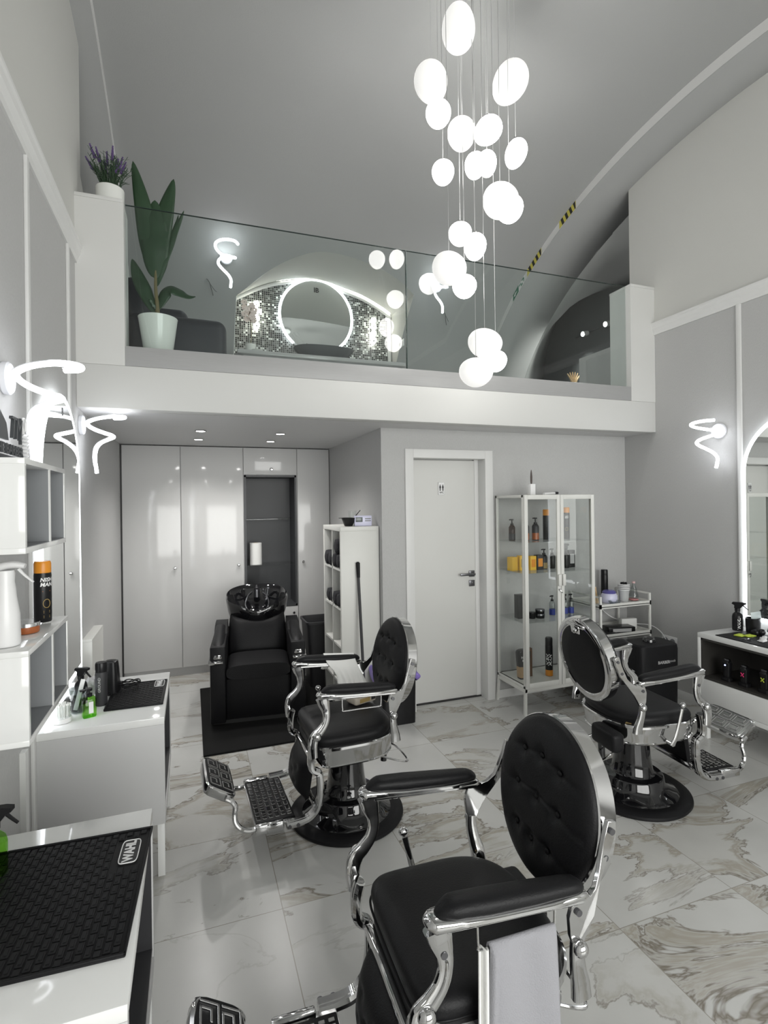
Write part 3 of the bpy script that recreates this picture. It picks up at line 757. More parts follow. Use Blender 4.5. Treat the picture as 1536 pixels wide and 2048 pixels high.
# grey towel on chair B
b = B()
def tw(u, v):
    x = -.096+.172*u; y0 = .272
    z0 = .657
    if v < .45: k = (.45-v)/.45; z = z0-.42*k; y = y0+.006+.016*k+.004*math.sin(u*9+k*3)
    elif v > .55: k = (v-.55)/.45; z = z0-.36*k; y = y0-.006-.01*k-.004*math.sin(u*7)
    else: k = (v-.45)/.1; z = z0+.004*math.sin(PI*k); y = y0+.006-.012*k
    if u > .90 and v < .45: y += .012*math.sin((u-.9)*30)
    x += .020*(u)*((.45-v)/.45 if v < .45 else 0)
    return (x, y, z)
b.grid(tw, 30, 50); tow = b.done('hand_towel', GREYTOW, None, sharp=180, solid=.006)
tow.location = (*CB[0], 0); tow.rotation_euler = (0, 0, CB[1])
tag(tow, 'plain grey towel folded over the wire bar of the nearest barber chair', 'towel')
b = B(); b.grid(lambda u, v: (.080+.018*u+.01*v, .272+.012*math.sin(u*PI*2)+.012*v, .655-.42*v), 10, 20)
B2 = b.done('white_liner_cloth', WCLOTH, None, sharp=180, solid=.004); B2.location = (*CB[0], 0); B2.rotation_euler = (0, 0, CB[1])
tag(B2, 'thin white cloth hanging beside the grey towel on the nearest chair', 'cloth')
# white cloth on far arm of chair A
b = B()
def wc(u, v):
    x = .035-.185*u; s = (v-.5)*2; k = abs(s)
    top = .783-.02*u
    if s < 0: yy_ = -.27-.038*min(1, k*5)-.01*k; z = top-.012*min(1, k*5)-.09*k
    else: yy_ = -.27+.038*min(1, k*4)+.08*k*(.3+u*.7); z = top-.014*min(1, k*4)-.17*k*(.85+.35*math.sin(u*2.2))
    w_ = max(0, k-.22)
    fold = (.018*math.sin(u*11+s*2.5)+.010*math.sin(u*23+s*4))*w_*1.6
    return (x-.05*max(0, s)*(1-u*.4)+.012*math.sin(s*5+1), yy_+abs(fold)*(1 if s > 0 else -1), z+fold*.35)
b.grid(wc, 44, 36); wcl = b.done('white_towel', WCLOTH, None, sharp=180, solid=.005); wcl.location = (*CA[0], 0); wcl.rotation_euler = (0, 0, CA[1])
tag(wcl, 'crumpled white cloth draped over the far arm of the middle left chair', 'towel')
pk = thing('wipes_packet', 'gold and white packet lying on the seat under the white cloth', 'packet', chair_pt(CA, (-.13, -.12, .531)), R(20))
B().box((0, 0, .024), (.15, .10, .045), .014, seg=3).done('wrapper', mat('packet_pale', (.5, .45, .38), .35), pk)
B().box((-.01, -.0505, .024), (.07, .002, .022), .0005).done('panel', GOLD, pk)
B().box((.05, -.0505, .026), (.03, .002, .022), .0005).done('panel', INK, pk)

# ================================================================== BACKWASH UNIT
t = thing('backwash_unit', 'black shampoo chair with gloss black basin in front of the wardrobe', 'shampoo chair', (.505, 4.46, 0), R(-6))
b = B()
b.ab(-.35, -.24, -.38, .35, .03, .60, .012); b.ab(.24, .35, -.38, .35, .03, .60, .012); b.ab(-.24, .24, -.33, .35, .03, .34, .01)
b.prism([(.0, .58), (.12, .64), (.22, .655), (.34, .655), (.34, .5), (.0, .5)], 'x', -.345, -.245); b.prism([(.0, .58), (.12, .64), (.22, .655), (.34, .655), (.34, .5), (.0, .5)], 'x', .245, .345)
b.done('body', LEATHB, t)
B().ab(-.33, .33, -.34, .33, 0, .04).done('plinth', INK, t)
b = B(); b.rings([[(x*.235, yy_, z) for x, z in [(math.copysign(abs(math.cos(a))**.5, math.cos(a)), .40+.055*math.copysign(abs(math.sin(a))**.6, math.sin(a))) for a in [2*PI*k/28 for k in range(28)]]] for yy_ in (-.375, -.385, -.37, .0)][1:])
b.done('seat_cushion', LEATH, t, sharp=60)
b = B()
def bc(u, v):
    x = (u-.5)*2
    edge = (1-abs(x)**6)*(1-abs(2*v-1)**8)
    z = .40+.30*v; y = .12+.13*v-.05*edge-.02*math.sin(v*PI)
    return (x*.235*(1-.06*v), y, z)
b.grid(bc, 20, 20); bk_ = b.done('backrest', LEATH, t, sharp=180, solid=.03)
for sd in (-1, 1):
    x = .295*sd
    P = smooth_path([(x, .06, .655), (x, -.08, .632), (x, -.28, .595), (x, -.365, .572)], 5)
    B().tube(P, 0, 12, flat=interp([(.022, .038), (.026, .040), (.026, .040), (.020, .034)], 5), up=(0, 0, 1)).done('arm_pad', LEATH, t)
    b = B(); b.box((x, -.345, .535), (.07, .07, .07), .014, rot=(R(-12), 0, 0)); b.box((x+.012*sd, -.28, .515), (.105, .26, .02), .006, rot=(R(14), 0, 0)); b.done('arm_cap', CHROME, t)
# basin
bs = thing('x', '', ''); bpy.data.objects.remove(bs)
b = B(); n = 64
def basin_ring(s, z, tiltk=1.0, notch=0):
    out = []
    for k in range(n):
        a = 2*PI*k/n; x = .265*s*math.copysign(abs(math.cos(a))**.85, math.cos(a)); y = .24*s*math.copysign(abs(math.sin(a))**.85, math.sin(a))
        fr_ = max(0, -math.sin(a))
        zz = z-notch*.045*math.exp(-((a-1.5*PI)**2)/.12)
        out.append((x, y+.37+.02, zz+.12*(y/.24)*.5*tiltk))
    return out
prof = [(.50, .56, .2, 0), (.70, .575, .3, 0), (.86, .65, .7, 0), (.96, .74, 1, .3), (1.0, .81, 1, 1), (1.01, .84, 1, 1), (.99, .852, 1, 1), (.95, .847, 1, 1), (.90, .81, 1, .8), (.82, .75, .9, .2), (.66, .69, .6, 0), (.42, .655, .3, 0), (.06, .645, .2, 0)]
b.rings([basin_ring(s, z, tk, nt) for s, z, tk, nt in prof])
bs = b.done('basin', GBLACK, t, sharp=50)
b = B(); b.cyl((0, .45, .65), (0, .45, .658), .03, 16); b.done('drain', CHROME, bs)
b = B(); b.lathe([(.025, .80), (.022, .86), (.02, .89), (0, .895)], (0, .545, .0), 16); b.tube(smooth_path([(0, .545, .88), (0, .50, .91), (0, .45, .89)], 4), .009, 8); b.tube(smooth_path([(.05, .55, .84), (.09, .49, .81), (.1, .42, .75), (.05, .34, .70), (-.05, .34, .70), (-.1, .42, .75), (-.08, .50, .82), (-.04, .55, .85)], 5), .006, 8)
b.done('mixer_tap', BRUSHED, t)
b = B(); b.ab(-.17, .17, .26, .5, .04, .60, .02); b.done('basin_column', GBLACK, t)
tag(B().ab(.058, 1.10, 3.675, 5.03, 0, .014, .004).done('floor_mat', mat('black_ribbed_mat', (.009, .009, .009), .7, spec=.15, bump=(90, (1, 30, 1), .3))), 'black rubber mat under the shampoo chair', 'mat')

# bins
t = thing('waste_bin', 'tall tapered dark grey bin between shampoo chair and shelf unit', 'bin', (1.09, 4.80, 0))
b = B(); b.rings([superell(a, c, 36, 8, z) for a, c, z in ((.10, .13, 0), (.10, .13, .01), (.135, .165, .58), (.145, .175, .58), (.145, .175, .60), (.13, .16, .60), (.12, .15, .55), (.095, .125, .02))]); b.done('body', PLBLK2, t)
B().box((0, -.18, .02), (.1, .04, .02), .006).done('pedal', PLBLK, t)
t = thing('waste_bin', 'square black bin lined with a purple bag behind the left barber chair', 'bin', (1.445, 3.80, 0))
b = B(); b.rings([superell(a, a, 32, 10, z) for a, z in ((.13, 0), (.135, .36), (.125, .36), (.12, .02))]); b.done('body', PLBLK, t)
b = B()
def bag(u, v):
    a = 2*PI*u; r = .137*(1/max(abs(math.cos(a)), abs(math.sin(a)))) ** .8
    z = .385-.15*v*(.6+.4*math.sin(a*2+1)); r *= 1.06+.16*math.sin(v*PI)+.02*math.sin(a*17)*v
    return (r*math.cos(a), r*math.sin(a), z+.008*math.sin(a*11))
b.grid(bag, 80, 8, cu=True); b.done('bin_liner', PURPLE, t, sharp=180, solid=.002)
# cube shelf unit
SX0, SX1, SY0, SY1, SZ = 1.075, 1.385, 3.935, 4.50, 1.470
t = thing('cube_shelf', 'tall white open cube shelf unit standing against the alcove wall', 'shelf unit', (SX0, SY0, 0))
b = B(); wx, wy = SX1-SX0, SY1-SY0
b.ab(0, wx, 0, .032, 0, SZ-.035, .001); b.done('side_panel', LAMIN, t); B().ab(0, wx, wy-.032, wy, 0, SZ-.035, .001).done('side_panel', LAMIN, t)
B().ab(0, wx, 0, wy, SZ-.035, SZ, .001).done('top_panel', LAMIN, t)
B().ab(0, wx, .032, wy-.032, .03, .06).done('bottom_panel', LAMIN, t)
zs = [1.125, .820, .525, .235]
for z in zs: B().ab(.004, wx, .032, wy-.032, z, z+.016).done('shelf', LAMIN, t)
B().ab(.004, wx, wy/2-.008, wy/2+.008, .06, SZ-.035).done('divider', LAMIN, t)
b = B(); b.ab(wx-.006, wx-.001, .032, wy-.032, .06, SZ-.035); b.done('back_panel', GREYIN, t)
def towel_roll(x, y, z, L, r, label, grp_):
    b = B()
    rg = random.Random(int(x*1000+z*777+y*311))
    ph = rg.random()*6
    b.rings([[Vector((xx, y+(r*k)*math.cos(a)*(1+.06*math.sin(a*5+ph)), z+r+(r*k)*math.sin(a)*(1+.08*math.sin(a*4+xx*30+ph)))) for a in [2*PI*q/24 for q in range(24)]] for xx, k in ((x, .6), (x+.008, .93), (x+.03, 1), (x+L-.03, 1), (x+L-.005, .9), (x+L, .5))])
    sp_ = []
    o = b.done('rolled_towel', DTOWEL, None, sharp=80)
    return tag(o, label, 'towel', grp_)
g1 = 'rolled charcoal towels on the shelf unit'
ty = [SY0+.03+.065, SY0+.03+.19, SY0+wy/2+.07, SY0+wy/2+.18]
lab_pos = {0: 'upper towel shelf, compartment nearest the camera', 1: 'upper towel shelf, compartment next to the wardrobe', 2: 'lower towel shelf, compartment nearest the camera', 3: 'lower towel shelf, compartment next to the wardrobe'}
for (dy, z, r, k, w_) in [(.094, 1.143, .057, 0, 'bottom front roll'), (.212, 1.143, .057, 0, 'bottom rear roll'), (.150, 1.250, .060, 0, 'top roll'), (.350, 1.143, .056, 1, 'front roll'), (.468, 1.143, .058, 1, 'rear roll'), (.094, .838, .056, 2, 'front roll'), (.212, .838, .056, 2, 'rear roll'), (.345, .838, .050, 3, 'front roll'), (.455, .838, .050, 3, 'rear roll')]:
    towel_roll(SX0-.006+(.0 if k < 3 else .01), SY0+dy, z, .22, r, 'rolled charcoal towel, '+w_+' of the '+lab_pos[k], g1)
# things on the shelf unit
t = thing('tint_bowl', 'black hair tint bowl with a brush on top of the shelf unit', 'bowl', (1.175, 4.06, SZ))
B().lathe([(0, 0), (.030, 0), (.034, .006), (.056, .062), (.060, .068), (.058, .068), (.052, .060), (.028, .010), (0, .008)], n=32).done('bowl', PLBLK, t)
B().box((-.065, 0, .066), (.03, .02, .004), .002).done('handle', PLBLK, t)
t = thing('tint_brush', 'thin black brush leaning in the tint bowl', 'brush', (1.18, 4.06, SZ+.02))
B().cyl((.0, 0, .0), (.10, .02, .105), .004, 8, .003).done('handle', PLBLK, t); B().box((0, 0, .0), (.03, .012, .02), .003).done('bristles', PLBLK2, t)
t = thing('drinking_glass', 'small clear glass standing behind the tint bowl', 'glass', (1.25, 4.20, SZ))
B().lathe([(0, 0), (.025, 0), (.034, .12), (.032, .12), (.024, .006), (0, .006)], n=24).done('vessel', GLASS, t)
t = thing('room_thermostat', 'white digital thermostat standing on the shelf unit', 'thermostat', (1.285, 4.03, SZ), R(-6))
B().box((0, 0, .042), (.14, .035, .083), .005).done('case', LILAC, t); B().box((-.033, -.018, .052), (.055, .002, .038), .0005).done('display', mat('lcd_grey', (.10, .12, .12), .2), t)
b = B()
for zz in (.058, .042): b.box((.038, -.018, zz), (.048, .003, .008), .001)
b.done('button', GREYIN, t)
t = thing('broom', 'black broom handle leaning on the side of the shelf unit', 'broom', (1.205, 3.84, 0))
B().cyl((.005, -.06, .03), (.0, .075, 1.13), .011, 12).done('handle', PLBLK2, t); B().tube([(0, .065, 1.08), (0, .077, 1.19), (0, .078, 1.20)], [.0125, .016, .008], 12).done('grip', RUBBER, t)
B().box((.005, -.065, .05), (.18, .04, .03), .006).box((.005, -.065, .02), (.17, .03, .04), .003).done('brush_head', RUBBER, t)

# ================================================================== PRODUCT BUILDERS
def wrap(r, zc, front):          # place text round a cylinder; front = heading of the label centre
    return lambda x, y, z: (r*math.cos(front+x/r), r*math.sin(front+x/r), zc+y)
def wrapv(r, zc, front):         # text running up the cylinder
    return lambda x, y, z: (r*math.cos(front-y/r), r*math.sin(front-y/r), zc+x)
FRONT = R(-125)
def spray_can(loc, label, r=.027, h=.24, body=PLBLK, cap=ORANGE, txt=None, vertical=False, capfrac=.2, front=FRONT, foot=None, grp_=None, tsize=.02):
    t = thing('spray_can', label, 'spray can', loc, 0, grp_)
    hc = h*(1-capfrac)
    B().lathe([(0, 0), (r*.94, 0), (r, .004), (r, hc-.008), (r*.96, hc)], n=32).done('body', body, t)
    B().lathe([(r*.96, hc), (r*.97, hc+.002), (r*.97, h-.008), (r*.86, h), (0, h)], n=32).done('cap', cap, t)
    if foot: B().lathe([(r*1.012, .002), (r*1.012, h*.16)], n=32).done('label_band', foot, t)
    if txt:
        b = B()
        for i, s in enumerate(txt):
            if vertical: text(b, s, tsize, (lambda i: (lambda x, y, z: wrapv(r*1.02, h*.42, front)(x, y-(i-.5)*tsize*.85, z)))(i), bold=.05, shear=.2, sx=1.45)
            else: text(b, s, tsize, (lambda i: (lambda x, y, z: wrap(r*1.02, hc*.86-i*tsize*.9, front)(x, y, z)))(i), bold=.03, shear=.2)
        b.done('lettering', PRINTW, t)
        b = B()
        if not vertical:
            b.mesh([wrap(r*1.015, 0, front)(x, z, 0) for x, z in ((-.012, hc*.62), (.012, hc*.62), (.012, hc*.64), (-.012, hc*.64))], [(0, 1, 2, 3)]); b.done('label_stripe', COPPER, t)
            b = B(); b.tube([wrap(r*1.02, hc*.38, front)(.011*math.cos(a), .011*math.sin(a)*1.3, 0) for a in [2*PI*k/20 for k in range(20)]], .0012, 4, closed=True)
            for zz in (.22, .19, .12, .09): b.mesh([wrap(r*1.02, 0, front)(x, z, 0) for x, z in ((-.010, hc*zz), (.010, hc*zz), (.010, hc*(zz+.015)), (-.010, hc*(zz+.015)))], [(0, 1, 2, 3)])
            b.done('label_print', GOLD, t)
    return t
def pump_bottle(loc, label, r=.026, h=.17, body=PLBLK, lower=None, head=PLBLK, sq=False, stripe=None, grp_=None, name='pump_bottle', cat='bottle'):
    t = thing(name, label, cat, loc, R(20), grp_)
    hb = h*.72
    if sq:
        b = B(); b.rings([superell(r*k, r*.8*k, 28, 5, z) for k, z in ((.9, 0), (1, .005), (1, hb*.88), (.75, hb*.97), (.4, hb))]); b.done('body', body, t)
    else: B().lathe([(0, 0), (r*.92, 0), (r, .005), (r, hb*.85), (r*.7, hb*.97), (r*.45, hb)], n=28).done('body', body, t)
    if lower: B().lathe([(r*1.02, .006), (r*1.02, hb*.45)], n=28).done('label_band', lower, t)
    if stripe: B().lathe([(r*1.02, hb*.3), (r*1.02, hb*.6)], n=28).done('label_band', stripe, t)
    b = B(); b.lathe([(r*.5, hb), (r*.5, hb+.012), (r*.2, hb+.014), (r*.16, h-.012), (r*.5, h-.010), (r*.5, h), (0, h)], n=20); b.box((-r*.7, 0, h-.005), (r*1.2, .009, .009), .002); b.done('pump_head', head, t)
    return t
def trigger_bottle(loc, label, r=.03, h=.2, body=PLBLK, head=PLBLK, rz=0, txt=None, slim=False, label_m=None):
    t = thing('spray_bottle', label, 'spray bottle', loc, rz)
    hb = h*.68
    B().lathe([(0, 0), (r*.94, 0), (r, .006), (r, hb*.70), (r*.86, hb*.84), (r*.45, hb*.94), (r*.42, hb)] if not slim else [(0, 0), (r*.94, 0), (r, .006), (r*.96, hb*.55), (r*.75, hb*.85), (r*.70, hb)], n=32).done('body', body, t)
    if label_m:
        b = B(); b.grid(lambda u, v: wrap(r*1.015, hb*.30, FRONT-rz)((u-.5)*r*1.6, (v-.5)*hb*.4, 0), 8, 2); b.done('label_patch', label_m, t, sharp=180)
    b = B()
    b.lathe([(r*.5, hb), (r*.5, hb+h*.09), (r*.4, hb+h*.1)], n=16)
    if slim:
        b.lathe([(r*.70, hb), (r*.62, hb+h*.08), (r*.66, h*.86), (r*.60, h*.90)], n=20)
        b.tube(smooth_path([(-r*.75, 0, h*.90), (-r*.2, 0, h*.95), (r*.6, 0, h*.965), (r*1.35, 0, h*.94)], 4), 0, 14, flat=interp([(h*.03, r*.4), (h*.05, r*.62), (h*.045, r*.6), (h*.03, r*.35)], 4), up=(0, 0, 1))
    else: b.prism([(-r*.55, hb+h*.1), (r*.55, hb+h*.1), (r*1.1, h*.90), (r*1.5, h*.93), (r*1.5, h*.985), (r*.9, h), (-r*.8, h*.985), (-r*1.0, h*.93), (-r*.5, h*.88)], 'y', -r*.33, r*.33)
    hd = b.done('trigger_head', head, t)
    B().tube(smooth_path([(r*.9, 0, h*.91), (r*1.25, 0, h*.84), (r*1.9, 0, h*.74)], 4), 0, 8, flat=interp([(.005, .007), (.004, .006), (.003, .005)], 4), up=(1, 0, 0)).done('trigger', head, hd)
    if txt:
        b = B(); text(b, txt, r*.8, wrapv(r*1.02, hb*.38, FRONT-rz), bold=.02); b.done('lettering', PRINTW, t)
    return t
def jar(loc, label, r=.035, h=.04, body=PLBLK, lid=PLBLK, grp_=None, name='product_jar'):
    t = thing(name, label, 'jar', loc, 0, grp_)
    B().lathe([(0, 0), (r*.95, 0), (r, .003), (r, h*.68), (r*.97, h*.7)], n=32).done('body', body, t)
    B().lathe([(r*1.02, h*.62), (r*1.04, h*.64), (r*1.04, h-.003), (r, h), (0, h)], n=32).done('lid', lid, t)
    return t
def carton(loc, label, d, m, rz=0, face=None, grp_=None, name='product_box'):
    t = thing(name, label, 'box', loc, rz, grp_)
    B().box((0, 0, d[2]/2), d, .0015).done('carton', m, t)
    if face: B().box((0, -d[1]/2-.0006, d[2]*.5), (d[0]*.7, .0012, d[2]*.55)).done('print', face, t)
    return t

# ================================================================== LEFT WALL FURNITURE
def console(name_label, x0, x1, y0, y1, front_sign, slots, zt=.72, zb=.25, top_gloss=LACQ, body=None):
    """x0..x1 depth, open slot faces +x if front_sign>0"""
    t = thing('wall_console', name_label, 'console', ((x0+x1)/2, (y0+y1)/2, 0))
    cx, cy = (x0+x1)/2, (y0+y1)/2; hx, hy = (x1-x0)/2, (y1-y0)/2; fx = hx*front_sign
    B().ab(-hx, hx, -hy, hy, zt-.032, zt, .002).done('worktop', top_gloss, t)
    B().ab(-hx, hx, -hy, -hy+.022, zb, zt-.032, .001).done('side_panel', body or LACQ, t); B().ab(-hx, hx, hy-.022, hy, zb, zt-.032, .001).done('side_panel', body or LACQ, t)
    B().ab(-hx, hx, -hy+.022, hy-.022, zb, zb+.03, .001).done('bottom_panel', body or LACQ, t)
    # dark open slot
    zs_ = zb+.19 if slots else zb+.05
    b = B(); a0, a1 = sorted((fx-front_sign*.004, -fx))
    b.ab(a0, a1, -hy+.022, hy-.022, zt-.046, zt-.032); b.ab(a0, a1, -hy+.022, hy-.022, zs_, zs_+.014)
    b.ab(a0, a1, -hy+.022, -hy+.034, zs_, zt-.032); b.ab(a0, a1, hy-.034, hy-.022, zs_, zt-.032); b.ab(-fx, -fx+front_sign*.012, -hy+.022, hy-.022, zs_, zt-.032)
    b.done('open_compartment', mat('taupe_black_laminate', (.035, .033, .030), .5) if slots else PLBLK2, t)
    if slots:
        q = sorted((fx, fx-front_sign*.02)); B().ab(q[0], q[1], -hy+.024, hy-.024, zb+.032, zs_-.002, .002).done('drawer', body or LACQ, t)
    b = B()
    for sy in (-1, 1):
        b = B(); xx = fx*.92; b.ab(xx-.015, xx+.015, sy*(hy-.05)-.015, sy*(hy-.05)+.015, 0, zb, .001); b.done('leg', LACQ, t)
        b = B(); xx = -fx*.92; b.ab(xx-.015, xx+.015, sy*(hy-.05)-.015, sy*(hy-.05)+.015, 0, zb, .001); b.done('leg', LACQ, t)
    return t
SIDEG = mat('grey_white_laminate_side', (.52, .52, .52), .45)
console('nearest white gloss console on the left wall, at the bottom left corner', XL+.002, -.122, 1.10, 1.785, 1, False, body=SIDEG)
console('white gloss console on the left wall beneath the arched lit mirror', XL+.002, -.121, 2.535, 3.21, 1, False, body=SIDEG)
console('white console with dark compartment and drawer on the right wall', 3.32, XR-.002, 1.75, 2.745, -1, True, zb=.22, body=LACQ)
# tall cover panels against the wall (white strip behind consoles)
struct(B().ab(XL, XL+.02, 2.36, 2.40, 0, .72).done('trim_12', TRIMM))

def salon_mat_obj(label, cx, cy, L, W, z, rz, logo_at):
    """L along x(local), W along y(local)"""
    t = thing('rubber_tool_mat', label, 'tool mat', (cx, cy, z), rz)
    B().ab(-L/2, L/2, -W/2, W/2, 0, .006, .003).done('mat_base', RUBBER, t)
    b = B()
    for s_ in (-1, 1):
        b.ab(-L/2, L/2, s_*W/2-.005 if s_ > 0 else -W/2, s_*W/2 if s_ > 0 else -W/2+.005, .004, .0105, .001)
        b.ab(s_*L/2-.005 if s_ > 0 else -L/2, s_*L/2 if s_ > 0 else -L/2+.005, -W/2, W/2, .004, .0105, .001)
    b.done('raised_edge', RUBBER, t)
    b = B(); lx, ly = logo_at
    nx = int((L-.02)/.0175); ny = int((W-.02)/.033)
    for i in range(nx):
        x = -L/2+.012+(i+.5)*(L-.024)/nx
        for j in range(-1, ny+1):
            y = -W/2+.012+(j+.5+(.5 if i % 2 else 0))*(W-.024)/ny
            y0 = max(-W/2+.010, y-.0145); y1 = min(W/2-.010, y+.0145)
            if y1-y0 < .006: continue
            if abs(x-lx) < .031 and abs(y-ly) < .062: continue
            b.box((x, (y0+y1)/2, .0072), (.0145, y1-y0, .003), .001, seg=1)
            if y1-y0 > .025:
                b.box((x, (y0+y1)/2, .0090), (.006, .018, .0012))
    b.done('brick_relief', RUBBER, t)
    b = B(); b.rings([superell(.023, .050, 40, 6, z_, lx, ly) for z_ in (.006, .0098)]); pl = b.done('badge', INK, t)
    b = B(); b.tube([Vector(p) for p in superell(.0225, .0495, 40, 6, .0098, lx, ly)], .0014, 6, closed=True)
    text(b, 'WAHL', .034, lambda x, y, z_: (lx-y*.95, ly+x*.92, .0104), bold=.055, sx=.95)
    b.done('badge_lettering', PRINTW, pl)
    return t
salon_mat_obj('large black ribbed tool mat on the nearest white console', -.335, 1.452, .42, .455, .72, R(-3), (.165, .125))
salon_mat_obj('black ribbed tool mat on the console under the arched mirror', -.255, 2.875, .25, .36, .72, R(-1), (.09, .12))
# wall boxes
def wall_box(label, z0, z1, y0, y1, x1=-.42):
    t = thing('wall_cube_shelf', label, 'wall shelf', (XL, (y0+y1)/2, z0))
    hy = (y1-y0)/2; dx = x1-XL; h = z1-z0
    b = B(); b.ab(0, dx, -hy, hy, h-.016, h, .001); b.done('top_panel', LACQ, t)
    b = B(); b.ab(0, dx, -hy, hy, 0, .016, .001); b.done('bottom_panel', LACQ, t)
    for s_ in (-1, 1): B().ab(0, dx, s_*hy-(.016 if s_ > 0 else 0), s_*hy+(0 if s_ > 0 else .016), .016, h-.016, .0005).done('side_panel', LACQ, t)
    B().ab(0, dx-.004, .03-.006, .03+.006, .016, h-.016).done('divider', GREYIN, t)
    B().ab(.008, dx-.003, hy-.020, hy-.016, .016, h-.016).done('inner_grey_sheet', GREYIN, t)  # thin grey sheets over the white inner faces of the box
    B().ab(dx-.004, dx, .03-.006, .03+.006, .016, h-.016).done('divider_edge', LACQ, t)
    B().ab(.008, dx-.003, -hy+.016, hy-.020, .016, .0175).done('inner_grey_sheet', GREYIN, t)
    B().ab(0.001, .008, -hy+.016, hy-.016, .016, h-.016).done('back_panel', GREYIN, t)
    return t
UY0, UY1 = 1.675, 2.165
wall_box('upper white two-compartment wall shelf box on the left wall', 1.525, 1.785, UY0, UY1)
wall_box('lower white two-compartment wall shelf box with products on top', 1.0, 1.260, UY0+.015, UY1+.02)
# things in and on the boxes
pump_bottle((-.50, 1.745, 1.542), 'dark bottle inside the upper white wall box', .028, .18, PLBLK)
spray_can((-.50, 2.125, 1.017), 'dark can standing inside the lower wall box, far compartment', .026, .20, PLBLK, PLBLK, capfrac=.15, foot=GOLD)
t = trigger_bottle((-.495, 1.775, 1.262), 'white misting spray bottle on the lower wall box', .036, .235, WHITEPL, WHITEPL, rz=R(0), slim=True)
jar((-.485, 1.935, 1.262), 'amber tin with clear lid beside the white spray bottle', .035, .032, COPPER, mat('tin_rim', (.7, .7, .7), .15, metal=1), name='pomade_tin')
spray_can((-.478, 2.10, 1.262), 'tall black hairspray can with orange cap on the lower wall box', .0265, .205, PLBLK, ORANGE, txt=['NISH', 'MAN'], capfrac=.19, front=R(-52), tsize=.018)
# barber sign on the upper box
t = thing('barber_sign', 'dark cut-out lettering sign standing on the upper wall box', 'sign', (-.52, 1.90, 1.785), R(90))
DGREY = mat('dark_grey_acrylic', (.06, .065, .07), .3)
B().ab(-.18, .21, -.012, .012, 0, .022, .002).done('base_bar', DGREY, t)
b = B(); text(b, 'THE BARBER', .042, lambda x, y, z: (x+.0, -z-.003, y+.042), bold=.02, ext=.004, sx=1.15); b.done('lettering', DGREY, t)
b = B(); text(b, 'TM', .10, lambda x, y, z: (x+.075, -z, y+.112), bold=.0, ext=.005, sx=.8, shear=.3); b.tube([(.13, 0, .07), (.13, 0, .155)], .005, 8)
b.prism([(-.17, .07), (-.10, .165), (-.02, .12), (.0, .07)], 'y', -.004, .004); b.done('emblem', DGREY, t)
b = B(); b.tube(smooth_path([(.165, 0, .11), (.15, 0, .135), (.165, 0, .16), (.19, 0, .15), (.19, 0, .12)], 4), .004, 8)
for k in range(8): b.box((.19, 0, .105-.012*k), (.028, .014, .0065), .001, rot=(0, R(-20), 0))
b.done('barber_pole', PRINTW, t)
# items on console 2
def pl_(x, y): return (x, y, .72)
t = thing('cotton_bud_jar', 'clear tub full of cotton buds on the left console', 'jar', pl_(-.535, 2.64))
B().lathe([(0, 0), (.034, 0), (.037, .003), (.037, .075), (.035, .075), (.034, .006), (0, .005)], n=28).done('tub', GLASS, t)
B().lathe([(.0374, .002), (.0374, .022)], n=28).done('label_band', PRINTW, t)
b = B(); rg = random.Random(8)
for k in range(46):
    a = rg.random()*6.28; r_k = .030*math.sqrt(rg.random()); x, y = r_k*math.cos(a), r_k*math.sin(a)
    b.cyl((x*.9, y*.9, .008), (x, y, .070+rg.random()*.006), .0017, 5); b.sphere((x, y, .074), .0032, (1, 1, 1.8), 6)
o_ = b.done('cotton_buds', PAPERW, t); o_['kind'] = 'stuff'
t = thing('clear_beaker', 'clear plastic cup with a comb between cotton buds and green bottle', 'cup', pl_(-.49, 2.735))
B().lathe([(0, 0), (.026, 0), (.036, .11), (.034, .11), (.024, .005), (0, .005)], n=28).done('vessel', CLEARP, t)
t = thing('hair_comb', 'white comb standing in the clear plastic cup', 'comb', (-.485, 2.735, .73))
b = B(); b.box((0, 0, .07), (.018, .004, .14), .001, rot=(0, R(14), 0)); b.done('comb', WHITEPL, t)
t = pump_bottle(pl_(-.435, 2.665), 'small bright green lotion bottle with black pump beside the tool mat', .028, .125, GREENL, None, PLBLK, sq=True)
b = B(); b.box((.004, -.0235, .045), (.018, .001, .05)); b.done('label_patch', PRINTW, t)
spray_can(pl_(-.405, 2.80), 'tall matt black spray can behind the green bottle', .026, .20, PLBLK2, PLBLK, txt=None, capfrac=.22)
b = B(); text(b, 'GROUND', .016, wrapv(.0268, .10, R(-100)), bold=.02); b.done('lettering', PRINTG, [o for o in col.objects if o.get('label') == 'tall matt black spray can behind the green bottle'][0])
t = thing('shaver_charger', 'black clipper charging stand with a coiled cable on the left console', 'charging stand', pl_(-.385, 2.96), R(-10))
b = B(); b.rings([superell(a, c, 32, 4, z) for a, c, z in ((.040, .045, 0), (.040, .045, .02), (.034, .036, .12), (.030, .032, .158), (.02, .02, .163))]); b.done('housing', PLBLK, t)
B().box((.043, 0, .05), (.02, .02, .012), .003).done('switch', PLBLK, t)
b = B(); P = []
for k in range(70):
    a = k*.36; P.append((-.30+.045*math.cos(a)*(1+.1*math.sin(k*.7)), 2.99+.045*math.sin(a)*(1+.15*math.cos(k*.5)), .735+.012+.006*math.sin(k*.9)+k*.0001))
P += [(-.34, 3.0, .76), (-.37, 2.97, .755), (-.38, 2.93, .74), (-.40, 2.88, .727)]
b.tube(smooth_path(P, 2), .0022, 6); tag(b.done('coiled_cable', PLBLK), 'coiled thin black cable lying on the far tool mat', 'cable')
t = trigger_bottle(pl_(-.50, 2.86), 'black bottle with trigger head against the mirror, behind the spray can', .028, .17, PLBLK, PLBLK, rz=R(-30))
